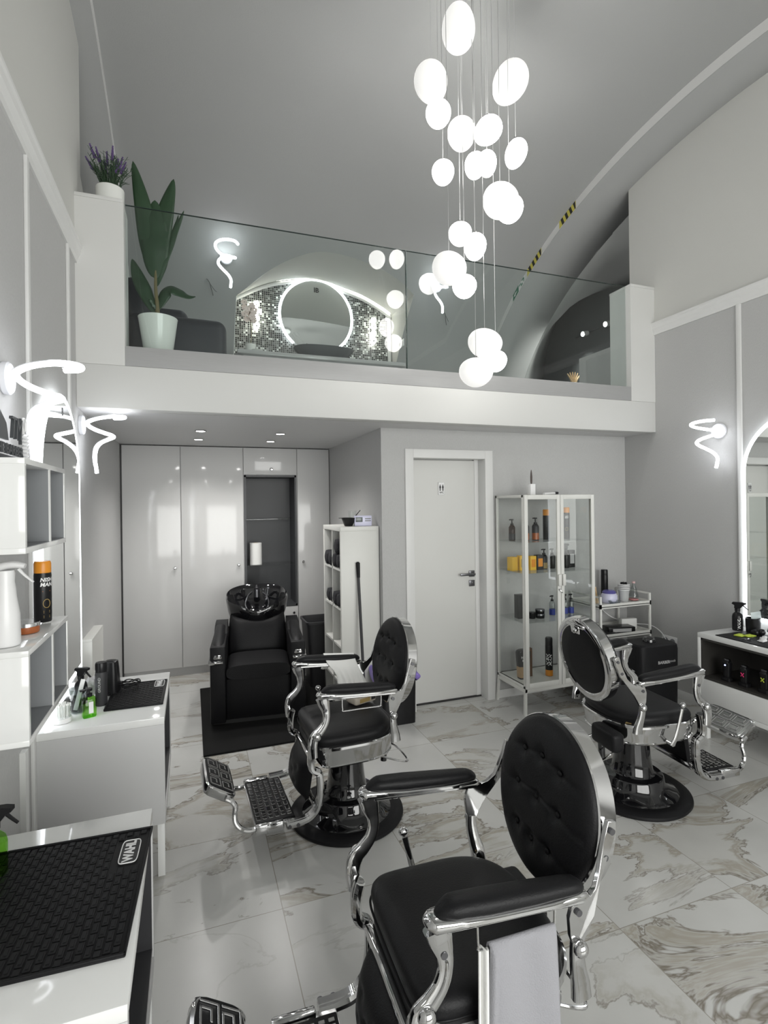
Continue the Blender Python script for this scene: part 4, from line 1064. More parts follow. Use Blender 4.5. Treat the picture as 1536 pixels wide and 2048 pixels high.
t = thing('hair_clip_tray', 'black tray holding white clips near the mirror', 'tray', pl_(-.525, 2.79)); B().ab(-.03, .03, -.04, .04, 0, .05, .004).done('tray', PLBLK, t); B().box((0, 0, .07), (.012, .004, .06), .001, rot=(0, R(12), 0)).done('clip', WHITEPL, t)
t = thing('crumpled_bag', 'small crumpled clear bag beside the black trigger bottle', 'bag', pl_(-.47, 2.93))
b = B(); g_ = bmesh.ops.create_icosphere(b.bm, subdivisions=3, radius=.034)
for v in g_['verts']: v.co = v.co*(1+.35*noise.noise(v.co*60))+Vector((0, 0, .045)); v.co.z = max(0, v.co.z*1.4-.01)
b.done('film', mat('crumpled_film', (.7, .7, .72), .2), t, sharp=20)
# nearest console: green bottle
t = trigger_bottle((-.478, 1.60, .72), 'large green spray bottle with black trigger at the left edge of the photo', .030, .175, GREENL, PLBLK, rz=R(-10), label_m=mat('green_label', (.10, .30, .05), .5))
# wall box at the far end of console 2
t = thing('wall_cube_shelf', 'small white wall box beyond the arched mirror', 'wall shelf', (XL, 3.80, .73))
B().ab(0, .055, -.21, -.195, -.10, .11, .001).done('side_panel', LAMIN, t); B().ab(0, .055, .195, .21, -.10, .11, .001).done('side_panel', LAMIN, t)
b = B(); b.ab(0, .055, -.21, .21, .11, .125, .001); b.done('top_panel', LAMIN, t); B().ab(0, .055, -.21, .21, -.115, -.10, .001).done('bottom_panel', LAMIN, t); B().ab(.040, .054, -.195, .195, -.10, .11).done('front_panel', LAMIN, t)

# ================================================================== ARCHED LED MIRRORS
def arch_mirror(label, x, s, yc, zb, zt, wd):
    """s=+1 on the left wall (faces +x)"""
    t = thing('arched_led_mirror', label, 'mirror', (x, yc, zb))
    hw = wd/2; H_ = zt-zb
    def prof(inset):
        pts = [(-hw+inset, inset), (hw-inset, inset)]; r = hw-inset; n = 36
        for k in range(n+1):
            a = PI*k/n; pts.append((r*math.cos(a), H_-hw+r*math.sin(a)))
        return pts
    B().prism(prof(.02), 'x', s*.001, s*.022).done('mounting_back', WHITEPL, t)
    o = prof(0); i_ = prof(.026); q = []
    n = len(o)
    b = B(); b.rings([[(s*.022, *o[k]), (s*.034, *o[k]), (s*.034, *i_[k]), (s*.022, *i_[k])] for k in list(range(n))+[0]], caps=False)
    b.done('light_band', LEDB, t)
    B().prism(prof(.027), 'x', s*.024, s*.0335).done('mirror_glass', MIRROR, t)
    b = B(); text(b, 'B', .055, lambda xx, yy_, z: (s*.0345, -s*xx*-1 if s < 0 else -xx*-1, H_-.085+yy_), bold=.02)
    b.done('logo', INK, t)
    return t
arch_mirror('arched mirror with a white light border on the left wall', XL, 1, 2.985, .75, 2.20, .83)
arch_mirror('arched mirror with a white light border above the right console', XR, -1, 2.335, .78, 2.24, .80)
# ================================================================== SPIRAL WALL LAMPS
LP = [(.09, .175, .062), (.06, .225, .060), (0, .245, .056), (-.06, .225, .050), (-.095, .17, .042), (-.085, .10, .028), (-.04, .05, .012), (.02, .045, .0), (.065, .07, -.015), (.07, .12, -.034), (.035, .165, -.052), (-.02, .185, -.070), (-.065, .165, -.088), (-.070, .125, -.110), (-.035, .095, -.138), (.01, .08, -.172), (.035, .075, -.21), (.035, .08, -.25), (.03, .085, -.285)]
def spiral_lamp(label, loc, rz, k=1.0, mir=-1):
    t = thing('spiral_wall_lamp', label, 'wall lamp', loc, rz, 'spiral LED wall lamps')
    # local: +x = out of the wall, +y = to the left when facing the lamp
    b = B(); b.lathe([(0, 0), (.055, 0), (.058, .004), (.058, .020), (.052, .026), (0, .027)], (0, 0, 0), 32, Matrix.Rotation(R(90), 4, 'Y')); b.done('wall_plate', SILIC, t)
    P = smooth_path([Vector((v, -u*mir, z))*k for u, v, z in LP], 6)
    n = len(P)
    b = B(); b.tube(P, .0115*k, 10); b.done('light_tube', LEDM, t)
    b = B(); b.tube([p+Vector((-.004, 0, .0065))*k for p in P], 0, 8, flat=(.004*k, .0105*k), up=(0, 0, 1)); b.done('backing_channel', SILIC, t)
    b = B(); b.cyl((.02, .01, 0), (.05, .0, .012), .008, 10); b.done('bracket', SILIC, t)
    return t
spiral_lamp('twisting white LED wall lamp at the left edge, above the wall boxes', (XL, 2.225, 2.11), 0, 1.0, -1)
spiral_lamp('twisting white LED wall lamp beyond the left arched mirror', (XL, 3.60, 2.14), 0, 1.0, -1)
spiral_lamp('twisting white LED wall lamp on the right wall', (XR, 2.926, 2.168), PI)
spiral_lamp('twisting LED wall lamp on the mezzanine, left of the vanity niche', (.335, 5.16, 3.955), R(-90), 1.05)
spiral_lamp('twisting LED wall lamp on the mezzanine, right of the vanity niche', (2.50, 5.16, 3.96), R(-90), 1.05)
# thin dark curled shapes on the vault beside the niche
for x, y, z, lab in ((.19, 5.37, 3.79, 'small dark twisted hook left of the vanity niche'), (2.70, 5.39, 3.77, 'thin dark twig-like hook right of the vanity niche')):
    b = B(); b.tube(smooth_path([(x-.02, y-.02, z+.03), (x, y-.05, z-.01), (x+.02, y-.02, z-.06), (x+.035, y-.01, z-.12)], 4), .004, 6); b.tube(smooth_path([(x+.005, y-.045, z-.02), (x+.05, y-.02, z-.07), (x+.07, y+.01, z-.07)], 4), .003, 6)
    tag(b.done('dark_curl', mat('dull_dark_grey', (.12, .12, .12), .4)), lab, 'curl')

# ================================================================== MEZZANINE
G1 = 1.492
t = thing('glass_balustrade', 'clear glass balustrade pane in front of the plants and vanity', 'glass railing', (-.355, FY+.05, 2.55), 0)
B().ab(0, G1+.355-.004, 0, .012, .0, .937).done('glass_pane', BALG, t)
B().ab(0, G1+.355-.004, 0, .012, .937, .9395).done('polished_edge', mat('glass_edge', (.03, .05, .045), .2), t)
t = thing('glass_balustrade', 'shorter-looking clear glass balustrade pane at the right, before the arch', 'glass railing', (G1+.004, FY+.05, 2.55), 0)
B().ab(0, 3.53-G1-.004, 0, .012, .0, .937).done('glass_pane', BALG, t)
B().ab(0, 3.53-G1-.004, 0, .012, .937, .9395).done('polished_edge', MATS['glass_edge'], t)
B().ab(-.006, -.001, -.001, .013, .0, .939).done('joint_edge', MATS['glass_edge'], t)
# vanity
t = thing('vanity_counter', 'pale grey counter under the round mirror on the mezzanine', 'counter', (1.38, 5.72, 2.455))
B().ab(-.92, .90, -.22, .27, .725, .765, .003).done('worktop', COUNTER, t); B().ab(-.86, .84, -.15, .25, 0, .725).done('cabinet', COUNTER, t)
t = thing('vessel_basin', 'dark grey oval washbasin on the mezzanine counter', 'washbasin', (1.40, 5.72, 3.215))
n = 48
B().rings([superell(a, c, n, 2.6, z) for a, c, z in ((.20, .10, 0), (.24, .13, .03), (.32, .17, .11), (.335, .18, .135), (.33, .175, .138), (.30, .15, .12), (.22, .10, .04), (.05, .03, .03))]).done('bowl', SLATE, t)
t = thing('basin_mixer', 'chrome mixer tap behind the dark oval washbasin', 'tap', (1.40, 5.93, 3.215))
b = B(); b.cyl((0, 0, 0), (0, 0, .20), .016, 14); b.cyl((0, 0, .17), (0, -.12, .18), .011, 10); b.cyl((0, 0, .20), (.02, -.01, .25), .006, 8); b.done('spout', CHROME, t)
t = thing('round_led_mirror', 'round mirror with a lit rim and IB logo on the mosaic wall', 'mirror', (1.375, 5.995, 3.79))
def circ(r, cut=-.34, n=72):
    pts = []
    for k in range(n):
        a = 2*PI*k/n; x, z = r*math.cos(a), r*math.sin(a); pts.append((x, max(z, cut)))
    return pts
B().prism(circ(.42, -.36), 'y', -.003, -.03).done('backing', WHITEPL, t)
b = B(); o1 = circ(.435, -.9); i1 = circ(.408, -.9)
ring = [k for k in range(72) if o1[k][1] > -.345]
st_ = [k for k in range(72) if not (o1[k][1] > -.345)]
order = [(st_[-1]+1+j) % 72 for j in range(len(ring))]
b.rings([[(o1[k][0], -.03, o1[k][1]), (o1[k][0], -.042, o1[k][1]), (i1[k][0], -.042, i1[k][1]), (i1[k][0], -.03, i1[k][1])] for k in order]); b.done('light_band', LEDB, t)
B().prism(circ(.405, -.345), 'y', -.032, -.041).done('mirror_glass', MIRROR, t)
b = B(); text(b, 'IB', .075, lambda x, y, z: (x, -.0415, y+.30), bold=.03); b.done('logo', INK, t)
for x, z, lab in ((.70, 3.73, 'glowing twisted glass sconce on the mosaic, left of the round mirror'), (2.06, 3.69, 'glowing twisted glass sconce on the mosaic, right of the round mirror')):
    t = thing('crystal_sconce', lab, 'wall lamp', (x, 5.97, z), 0, 'pair of glowing sconces on the mosaic')
    b = B()
    for ph in (0, PI): b.tube([(.024*math.sin(k*.30+ph), .012*math.cos(k*.30+ph)-.02, -.15+k*.0075) for k in range(42)], .010, 8)
    b.done('twisted_glass', LEDS, t)
    B().box((0, .008, 0), (.03, .02, .20), .004).done('wall_plate', CHROME, t)
t = thing('potted_orchid', 'pale pink orchid on the counter at the left of the mosaic', 'orchid', (.60, 5.62, 3.215))
B().lathe([(0, 0), (.045, 0), (.055, .09), (.05, .09), (.0, .08)], n=24).done('pot', CERAM, t)
b = B(); b.tube(smooth_path([(0, 0, .08), (.01, -.01, .25), (-.01, -.01, .40), (.03, -.02, .50)], 5), .004, 6); b.done('stem', STEM, t)
for k in range(13):
    a = k*2.4; x, y, z = .075*math.cos(a)*(.4+.6*((k*7) % 5)/4), -.03+.03*math.sin(a), .33+.19*k/13
    b = B()
    for q in range(5):
        an = 2*PI*q/5+k; b.sphere((x+.018*math.cos(an), y-.004, z+.018*math.sin(an)), .017, (1, .25, .8), 8)
    b.done('blossom', PINKF, t)
t = thing('soap_dish', 'small white dish at the left end of the mezzanine counter', 'dish', (.66, 5.56, 3.215)); B().lathe([(0, 0), (.04, 0), (.06, .02), (.055, .02), (0, .008)], n=24).done('dish', CERAM, t)
t = socket2((2.29, 5.63, 3.47), R(-90), 'double socket on the right side wall of the vanity niche', 2); t.rotation_euler = (0, 0, R(-90))
# armchair
t = thing('recliner_armchair', 'dark navy armchair behind the glass balustrade, left', 'armchair', (-.12, 4.45, 2.45))
def cush(name, x0, x1, y0, y1, z0, z1, r=.06, m=NAVY):
    return B().ab(x0, x1, y0, y1, z0, z1, r, 4).done(name, m, t)
cush('base', -.36, .36, -.36, .36, .03, .40, .05)
cush('seat', -.22, .34, -.24, .24, .36, .52, .07)
b = B(); b.box((-.40, 0, .66), (.18, .62, .98), .07, rot=(0, R(-14), 0), seg=4); b.done('backrest', NAVY, t)
for sy in (-1, 1):
    b = B(); b.ab(-.30, .385 if sy < 0 else .12, sy*.31-.09, sy*.31+.09, .08, .565 if sy < 0 else .83, .075, 5); b.done('armrest', NAVY, t)
b = B(); b.ab(-.36, -.12, -.30, .30, .50, .86, .10, 4); b.done('back_cushion', NAVY, t)
# big leaf plant
t = thing('potted_palm', 'large-leaved green plant in a white pot behind the glass', 'potted plant', (-.185, FY+.19, 2.614))
B().lathe([(0, 0), (.082, 0), (.085, .004), (.118, .235), (.120, .242), (.114, .242), (.108, .225), (0, .222)], n=40).done('pot', CERAM, t)
B().lathe([(0, .223), (.108, .223), (.108, .227), (0, .228)], n=32).done('soil', SOIL, t)
b = B(); b.tube(smooth_path([(0, 0, .22), (-.005, 0, .34), (-.012, 0, .46), (-.008, 0, .60)], 5), interp([.017, .013, .010, .006], 5), 8); b.done('stem', STEM, t)
def leaf(pts, wid, nrm=(0, -1, 0), fold=.25, tip=1.0, split=False):
    P = smooth_path(pts, 8); n = len(P)
    b = B()
    def fn(u, v):
        i = int(round(v*(n-1))); p = P[i]; tt = (P[min(n-1, i+1)]-P[max(0, i-1)]).normalized()
        side = tt.cross(Vector(nrm)).normalized(); k = v
        wv = wid*(math.sin(PI*min(1, k*1.0)**.8)**.75 if 0 < k < 1 else 0.001)
        s = (u-.5)*2
        return p+side*(wv*s)+Vector(nrm)*(-fold*wv*abs(s))+Vector(nrm)*.004*math.sin(k*20)*abs(s)
    b.grid(fn, 6, n-1); return b.done('leaf', LEAF, t, sharp=180, solid=.0015)
leaf([(-.010, 0, .52), (-.04, -.01, .70), (-.08, -.02, .95), (-.135, -.02, 1.22)], .062)
leaf([(-.006, 0, .52), (.01, -.01, .72), (.055, -.01, .95), (.105, .01, 1.17)], .060)
leaf([(-.008, 0, .50), (-.01, -.02, .68), (-.005, -.02, .85), (-.01, -.01, 1.0)], .085)
leaf([(-.004, 0, .45), (.04, 0, .62), (.10, .01, .80), (.165, .02, .98)], .024)
leaf([(-.006, 0, .50), (.05, .01, .70), (.11, .02, .86), (.13, .03, .95)], .014)
leaf([(-.012, 0, .27), (-.08, .0, .42), (-.12, .02, .52), (-.15, .03, .62)], .045)
leaf([(0, 0, .30), (.05, -.01, .42), (.10, -.02, .44), (.16, -.02, .41), (.23, -.03, .40)], .045, (0, -.8, .6))
leaf([(0, 0, .28), (-.03, -.02, .33), (-.05, -.03, .36)], .012)
# lavender
t = thing('potted_lavender', 'lavender in a white pot on top of the left white post', 'potted plant', (-.445, FY+.12, 3.492))
B().lathe([(0, 0), (.072, 0), (.078, .004), (.082, .10), (.080, .108), (.074, .108), (.070, .09), (0, .088)], n=36).done('pot', CERAM, t)
b = B(); fl = B(); rg = random.Random(11); tips = []
for k in range(120):
    a = rg.random()*6.283; l = .6+.4*rg.random(); out = .13*rg.random()**.7; h = (.12+.12*rg.random())
    base = Vector((.05*math.cos(a)*rg.random(), .05*math.sin(a)*rg.random(), .09)); tip = Vector((out*math.cos(a), out*math.sin(a)*.8, .09+h*l+.02))
    mid = base.lerp(tip, .5)+Vector((0, 0, .03))
    pts = smooth_path([base, mid, tip], 3); b.tube(pts, .0014, 4)
    for q in range(5):
        p = pts[min(len(pts)-1, 1+q)]; an = rg.random()*6.28; d_ = Vector((math.cos(an), math.sin(an), .6))*.024
        sd = d_.cross(Vector((0, 0, 1))).normalized()*.0022
        b.mesh([p-sd, p+sd, p+d_*.7+sd, p+d_, p+d_*.7-sd], [(0, 1, 2, 3, 4)])
o_ = b.done('foliage', HERB, t, sharp=180, recalc=False); o_['kind'] = 'stuff'
for k, (dx, dy, hh) in enumerate([(-.105, 0, .36), (-.13, .02, .29), (-.07, -.02, .335), (-.015, .0, .33), (-.03, .03, .29), (.02, -.02, .36), (.035, .02, .31), (.07, 0, .315), (.085, .02, .30), (.05, -.03, .28), (.0, .03, .27), (-.05, .03, .26)]):
    b = B(); base = Vector((dx*.2, dy*.2, .10)); tip = Vector((dx, dy, hh)); b.tube(smooth_path([base, base.lerp(tip, .5)+Vector((-dx*.15, 0, .01)), tip], 4), .0014, 5); o_ = b.done('flower_stem', HERB, t)
    b = B(); d_ = (tip-base).normalized()
    for q in range(9):
        p = tip-d_*(.072-.010*q)
        for w_ in range(4): an = w_*1.57+q*.7; b.sphere(p+Vector((math.cos(an), math.sin(an), 0))*.0055*(1-q*.06), .0048*(1-q*.05), (1, 1, 1.2), 6)
    b.done('flower_spike', LAVF, o_)
# hazard tape and exit sign on arch face
def arcpt(Y, k): return (3.4585, Y, vz(Y)-DROP*k)
def tape(label, y0, y1):
    t = thing('hazard_tape', label, 'tape', (0, 0, 0), 0, 'hazard tape pieces on the arch edge')
    b = B(); b.grid(lambda u, v: Vector(arcpt(y0+(y1-y0)*u, v))-Vector((.0005, 0, 0)), 16, 2); b.done('yellow_film', TAPEY, t, sharp=180)
    b = B(); L_ = y1-y0; m = 4
    for k in range(m):
        a = y0+L_*(k+.15)/m; c = a+L_*.5/m; sh = L_*.28/m*1.6
        b.mesh([Vector(arcpt(min(y1, max(y0, yy_)), kk))-Vector((.0012, 0, 0)) for yy_, kk in ((a, 0), (c, 0), (c-sh, 1), (a-sh, 1))], [(0, 1, 2, 3)])
    b.done('black_stripes', INK, t)
tape('upper yellow and black hazard tape piece on the arch edge', 4.09, 4.33)
tape('lower yellow and black hazard tape piece just above the glass edge', 4.62, 4.87)
t = thing('exit_sign', 'green escape route sticker on the arch edge below the tape', 'sign')
b = B(); b.grid(lambda u, v: Vector(arcpt(4.91+.23*u, .05+.9*v))-Vector((.0008, 0, 0)), 8, 2); b.done('green_film', PRINTW, t, sharp=180)
b = B(); b.grid(lambda u, v: Vector(arcpt(5.03+.11*u, .02+.96*v))-Vector((.0012, 0, 0)), 6, 2)
for a_, c_, k0, k1 in ((4.925, 4.94, .2, .8), (4.94, 4.97, .1, .35), (4.955, 4.985, .6, .9), (4.985, 5.02, .25, .5)):
    b.grid(lambda u, v: Vector(arcpt(a_+(c_-a_)*u, k0+(k1-k0)*v))-Vector((.0012, 0, 0)), 2, 1)
b.done('pictogram', SIGNG, t, sharp=180)
b = B(); b.mesh([Vector(arcpt(y_, k_))-Vector((.0018, 0, 0)) for y_, k_ in ((5.06, .42), (5.09, .42), (5.09, .2), (5.125, .5), (5.09, .8), (5.09, .58), (5.06, .58))], [(0, 1, 2, 3, 4, 5, 6)]); b.done('arrow', PRINTW, t)
# side room spotlights on a track
t = thing('track_spotlights', 'two small lit spotlights on a bar in the dark side room', 'spotlight', (4.90, 5.4, 3.87))
b = B(); b.cyl((.02, .45, -.02), (.02, -.75, -.02), .008, 8); b.done('track', BRUSHED, t)
for dy in (.20, -.20):
    h_ = B(); h_.cyl((0, dy, -.03), (-.08, dy, -.05), .03, 14, .035); hh = h_.done('spot_head', WHITEPL, t)
    B().sphere((-.084, dy, -.052), .026, (.4, 1, 1), 12).done('lens', DOWNL, hh)
spot('side_room_beam', (4.78, 5.60, 3.80), 10, R(75), .8, rot=(R(18), R(-14), 0))
spot('side_room_beam', (4.60, 5.20, 3.76), 34, R(150), .8, rot=(0, R(20), 0))
t = thing('dried_palm_decor', 'beige hand-shaped dried leaf ornament in the side room', 'ornament', (4.42, 5.30, 2.45))
b = B(); b.cyl((0, 0, 0), (0, 0, .60), .02, 10, .012); b.lathe([(0, 0), (.09, 0), (.1, .02), (.03, .03), (0, .03)], n=20); b.done('stand', WOOD, t)
for k in range(6):
    a = (k-2.5)*.24; b = B(); b.tube(smooth_path([(0, 0, .58), (.07*math.sin(a), 0, .62+.05), (.17*math.sin(a), 0, .62+.14*math.cos(a)*1.1)], 4), interp([.012, .012, .006], 4), 8); b.done('finger', WOOD, t)

# ================================================================== CHANDELIER
GL = [(1.429, 2.620, 4.287, .092, .131, 0), (1.343, 2.800, 4.094, .096, .114, -14), (1.913, 2.850, 4.279, .106, .134, 30), (1.462, 2.950, 4.043, .077, .080, 0), (1.675, 3.050, 4.033, .091, .104, 0), (1.781, 2.900, 3.981, .078, .095, 48), (2.019, 2.950, 3.918, .068, .098, 20), (1.687, 2.900, 3.741, .065, .081, 8), (1.893, 3.100, 3.917, .064, .087, 0), (1.489, 2.950, 3.688, .068, .074, 0), (1.749, 2.720, 3.434, .107, .098, 20), (1.965, 2.950, 3.548, .088, .088, 0), (1.630, 3.000, 3.354, .073, .073, 0), (1.621, 2.800, 3.181, .066, .081, 6), (1.418, 2.750, 2.999, .101, .090, 24), (1.629, 2.950, 3.001, .075, .072, 0), (1.709, 2.850, 2.622, .106, .086, 16), (1.879, 3.000, 2.566, .072, .069, 0), (1.588, 2.750, 2.412, .100, .085, 4)]
BIG = {0, 1, 2, 4, 10, 14, 16, 18}
ch = thing('globe_chandelier', 'cascading chandelier of frosted white glass pebbles on thin wires', 'chandelier', (1.67, 2.86, 4.60))
B().lathe([(0, .100), (.17, .100), (.172, .095), (.172, .078), (.17, .074), (0, .074)], (-.155, -.28, 0), n=48).done('canopy', WHITEPL, ch)
Rv = Vector((math.cos(yaw), -math.sin(yaw), 0))
for i, (x, y, z, rx, rz_, an) in enumerate(GL):
    rel = Vector((x-1.67, y-2.86, z-4.60))
    b = B(); g_ = bmesh.ops.create_uvsphere(b.bm, u_segments=32, v_segments=20, radius=1)
    A_ = R(an)
    for v in g_['verts']:
        c = v.co; kx = 1+.10*c.z if i not in (0,) else 1-.08*c.z
        c = Vector((c.x*rx*kx, c.y*rx*kx, c.z*rz_))
        v.co = Matrix.Rotation(A_, 3, Vector((-math.sin(yaw), -math.cos(yaw), 0))) @ c if False else Matrix.Rotation(-A_*-1, 3, Vector((math.sin(yaw), math.cos(yaw), 0))) @ c
    gl = b.done('glass_globe', GLOBEB if i in BIG else GLOBEM, ch, sharp=180, loc=rel)
    yt = 2.58+(y-2.86)*.5; B().cyl((0, 0, rz_*.95), (x*yt/y-x, yt-y, -rel.z+.08), .0016, 6).done('cable', mat('thin_grey_wire', (.5, .5, .5), .35, metal=.6), gl)
    B().cyl((0, 0, rz_*.93), (0, 0, rz_+.012), .009, 10).done('cap', CHROME, gl)

# ================================================================== DISPLAY CABINET
VX0, VX1, VY0, VY1, VZ0, VZ1 = 2.395, 3.062, 3.465, 3.858, .205, 1.70
t = thing('glass_display_cabinet', 'tall white metal display cabinet with glass doors right of the door', 'display cabinet', (VX0, VY0, 0))
W_, D_ = VX1-VX0, VY1-VY0
b = B(); s_ = .022
for x in (0, W_-s_):
    for y in (0, D_-s_): b.ab(x, x+s_, y, y+s_, VZ0, VZ1, .002)
for z in (VZ0, VZ1-.022):
    b.ab(0, W_, 0, s_, z, z+.022, .002); b.ab(0, W_, D_-s_, D_, z, z+.022, .002); b.ab(0, s_, 0, D_, z, z+.022, .002); b.ab(W_-s_, W_, 0, D_, z, z+.022, .002)
b.done('frame', METALW, t)
B().ab(.005, W_-.005, .005, D_-.005, VZ0+.012, VZ0+.022).done('bottom_panel', METALW, t)
B().ab(.005, W_-.005, .005, D_-.005, VZ1-.010, VZ1-.002).done('top_panel', METALW, t)
b = B()
for x, dx in ((0, -1), (W_-.02, 1)):
    for y in (.0, D_-.02):
        b = B(); b.rings([[(x+a*.020+dx*o, y+c*.02, z) for a, c in ((0, 0), (1, 0), (1, 1), (0, 1))] for z, o in ((0, .018 if y > .1 and dx < 0 else .004), (VZ0, 0))]); b.done('leg', METALW, t)
b = B(); b.ab(.0, W_, 0, .012, VZ0-.03, VZ0, .002); b.ab(0, .012, 0, D_, VZ0-.03, VZ0, .002); b.done('apron', METALW, t)
for x in (.004, W_-.009): B().ab(x, x+.005, s_, D_-s_, VZ0+.022, VZ1-.022).done('side_glass', GLASS, t)
for k in range(2):
    x0 = .002+k*(W_/2); x1 = x0+W_/2-.004
    b = B(); y0, y1 = -.018, -.001; fr_ = .030
    b.ab(x0, x0+fr_, y0, y1, VZ0+.004, VZ1-.002, .002); b.ab(x1-fr_, x1, y0, y1, VZ0+.004, VZ1-.002, .002)
    b.ab(x0+fr_, x1-fr_, y0, y1, VZ0+.004, VZ0+.044, .002); b.ab(x0+fr_, x1-fr_, y0, y1, VZ1-.036, VZ1-.002, .002)
    dr = b.done('door', METALW, t)
    B().ab(x0+fr_, x1-fr_, y0+.006, y0+.010, VZ0+.044, VZ1-.036).done('door_glass', GLASS, dr)
    hx = (x1-.018 if k == 0 else x0+.018); B().ab(hx-.014, hx+.014, y0-.018, y0, .985, 1.075, .004).done('door_handle', METALW, dr)
    if k == 0: B().cyl((hx, y0-.014, .955), (hx, y0, .955), .008, 12).tube(smooth_path([(hx, y0-.014, .955), (hx+.006, y0-.02, .94), (hx+.018, y0-.018, .93)], 3), .003, 6).done('key', CHROME, dr)
SH = [1.325, 1.085, .700]
for z in SH: B().ab(.01, W_-.01, .01, D_-.01, z, z+.006).done('glass_shelf', GLASS, t)
IY = 3.67
gp = 'brown and black pump bottles on the top glass shelf'
pump_bottle((2.47, IY+.06, SH[0]+.006), 'left pump bottle on the cabinet top shelf, seen through the side glass', .026, .175, ORANGEL, PLBLK2, grp_=gp)
pump_bottle((2.56, IY, SH[0]+.006), 'middle pump bottle with brown base on the cabinet top shelf', .028, .185, PLBLK2, COPPER, grp_=gp)
pump_bottle((2.655, IY, SH[0]+.006), 'right pump bottle with brown base on the cabinet top shelf', .028, .185, PLBLK2, COPPER, grp_=gp)
spray_can((2.775, IY+.02, SH[0]+.006), 'orange-capped can behind the middle frame of the display cabinet', .026, .25, PLBLK, ORANGE)
spray_can((2.965, IY, SH[0]+.006), 'orange-capped black can behind the right cabinet door', .0265, .265, PLBLK, ORANGE, txt=['NISH', 'MAN'], capfrac=.17, tsize=.013)
carton((2.445, IY+.02, SH[1]+.006), 'yellow carton at the left end of the second cabinet shelf', (.06, .06, .11), YELLOW, R(10))
carton((2.515, IY, SH[1]+.006), 'second yellow carton from the left on the second cabinet shelf', (.055, .05, .12), YELLOW, 0, GOLD)
carton((2.60, IY-.02, SH[1]+.006), 'orange and yellow carton behind the left door edge', (.055, .05, .115), YELLOW, 0, ORANGE)
carton((2.668, IY-.02, SH[1]+.006), 'black carton with orange print in the left cabinet door', (.06, .05, .12), INK, 0, ORANGE)
pump_bottle((2.735, IY, SH[1]+.006), 'black pump bottle beside the orange carton', .027, .165, PLBLK, GOLD)
pump_bottle((2.815, IY, SH[1]+.006), 'black bottle next to the middle frame on the second shelf', .025, .165, PLBLK)
trigger_bottle((2.94, IY-.02, SH[1]+.006), 'black trigger spray bottle behind the right cabinet door', .026, .205, PLBLK, PLBLK, rz=R(160))
carton((3.005, IY, SH[1]+.006), 'flat black carton right of the trigger spray bottle', (.06, .035, .145), PLBLK, 0, PRINTG)
carton((2.50, IY, SH[2]+.006), 'black box at the left of the third cabinet shelf', (.075, .06, .19), PLBLK)
jar((2.575, IY-.05, SH[2]+.006), 'small round black jar in front of the black box', .028, .05)
jar((2.645, IY-.06, SH[2]+.006), 'lower of two stacked black tins on the third cabinet shelf', .036, .036, PLBLK, BRUSHED)
jar((2.645, IY-.06, SH[2]+.042), 'upper of two stacked black tins on the third cabinet shelf', .036, .036, PLBLK, BRUSHED)
gp = 'clear bottles with blue labels in the display cabinet'
for x, lab in ((2.795, 'clear bottle with blue label, leftmost of the three'), (2.925, 'clear bottle with blue label, middle of the three'), (2.985, 'clear bottle with blue label, rightmost of the three')):
    b_ = pump_bottle((x, IY-.02, SH[2]+.006), lab, .023, .165, CLEARP, BLUEP, PLBLK, grp_=gp)
spray_can((2.735, IY-.05, VZ0+.022), 'black can with orange foot and NISH MAN lettering, on the cabinet floor', .030, .31, PLBLK, PLBLK, txt=['NISH', 'MAN'], vertical=True, foot=ORANGE, front=R(-127), tsize=.029)
t = thing('refill_bottle', 'tapered brown and black bottle on the cabinet floor', 'bottle', (2.50, IY-.03, VZ0+.022))
b = B(); b.rings([superell(a, .03, 28, 5, z) for a, z in ((.042, 0), (.045, .01), (.050, .10), (.060, .21), (.05, .225), (.03, .23))]); b.done('body', PLBLK, t)
b = B(); b.rings([superell(a+.001, .031, 28, 5, z) for a, z in ((.0445, .012), (.050, .10))], caps=False); b.done('label_band', mat('tan_print', (.42, .27, .14), .5), t)
b = B(); text(b, 'NISH', .026, lambda x, y, z: (x-.01, -.032, y+.175), bold=.02); text(b, 'MAN', .026, lambda x, y, z: (x, -.032, y+.15), bold=.02); b.done('lettering', PRINTW, t)
carton((2.575, IY, VZ0+.022), 'slim dark carton beside the tapered bottle', (.04, .04, .23), mat('brown_card', (.10, .05, .025), .5))
# on top of the cabinet
t = thing('brush_holder', 'white square pot with an upright dark brush on the cabinet', 'brush pot', (2.60, 3.64, VZ1))
B().box((0, 0, .045), (.046, .046, .09), .003).done('pot', WHITEPL, t)
t = thing('round_hair_brush', 'dark slender brush standing in the white pot', 'brush', (2.60, 3.64, VZ1+.085))
B().lathe([(.005, 0), (.008, .02), (.009, .06), (.007, .09), (.003, .118), (0, .12)], n=16, sx=1, sy=.8).done('brush', mat('dark_brown', (.05, .035, .03), .5), t)
t = thing('hair_clipper', 'white and black clipper lying on the cabinet top', 'clipper', (2.755, 3.62, VZ1), R(2))
B().box((0, 0, .012), (.11, .035, .018), .006, rot=(0, R(-3), 0)).done('body', WHITEPL, t); B().box((.068, 0, .016), (.04, .034, .02), .008).done('head', PLBLK, t)

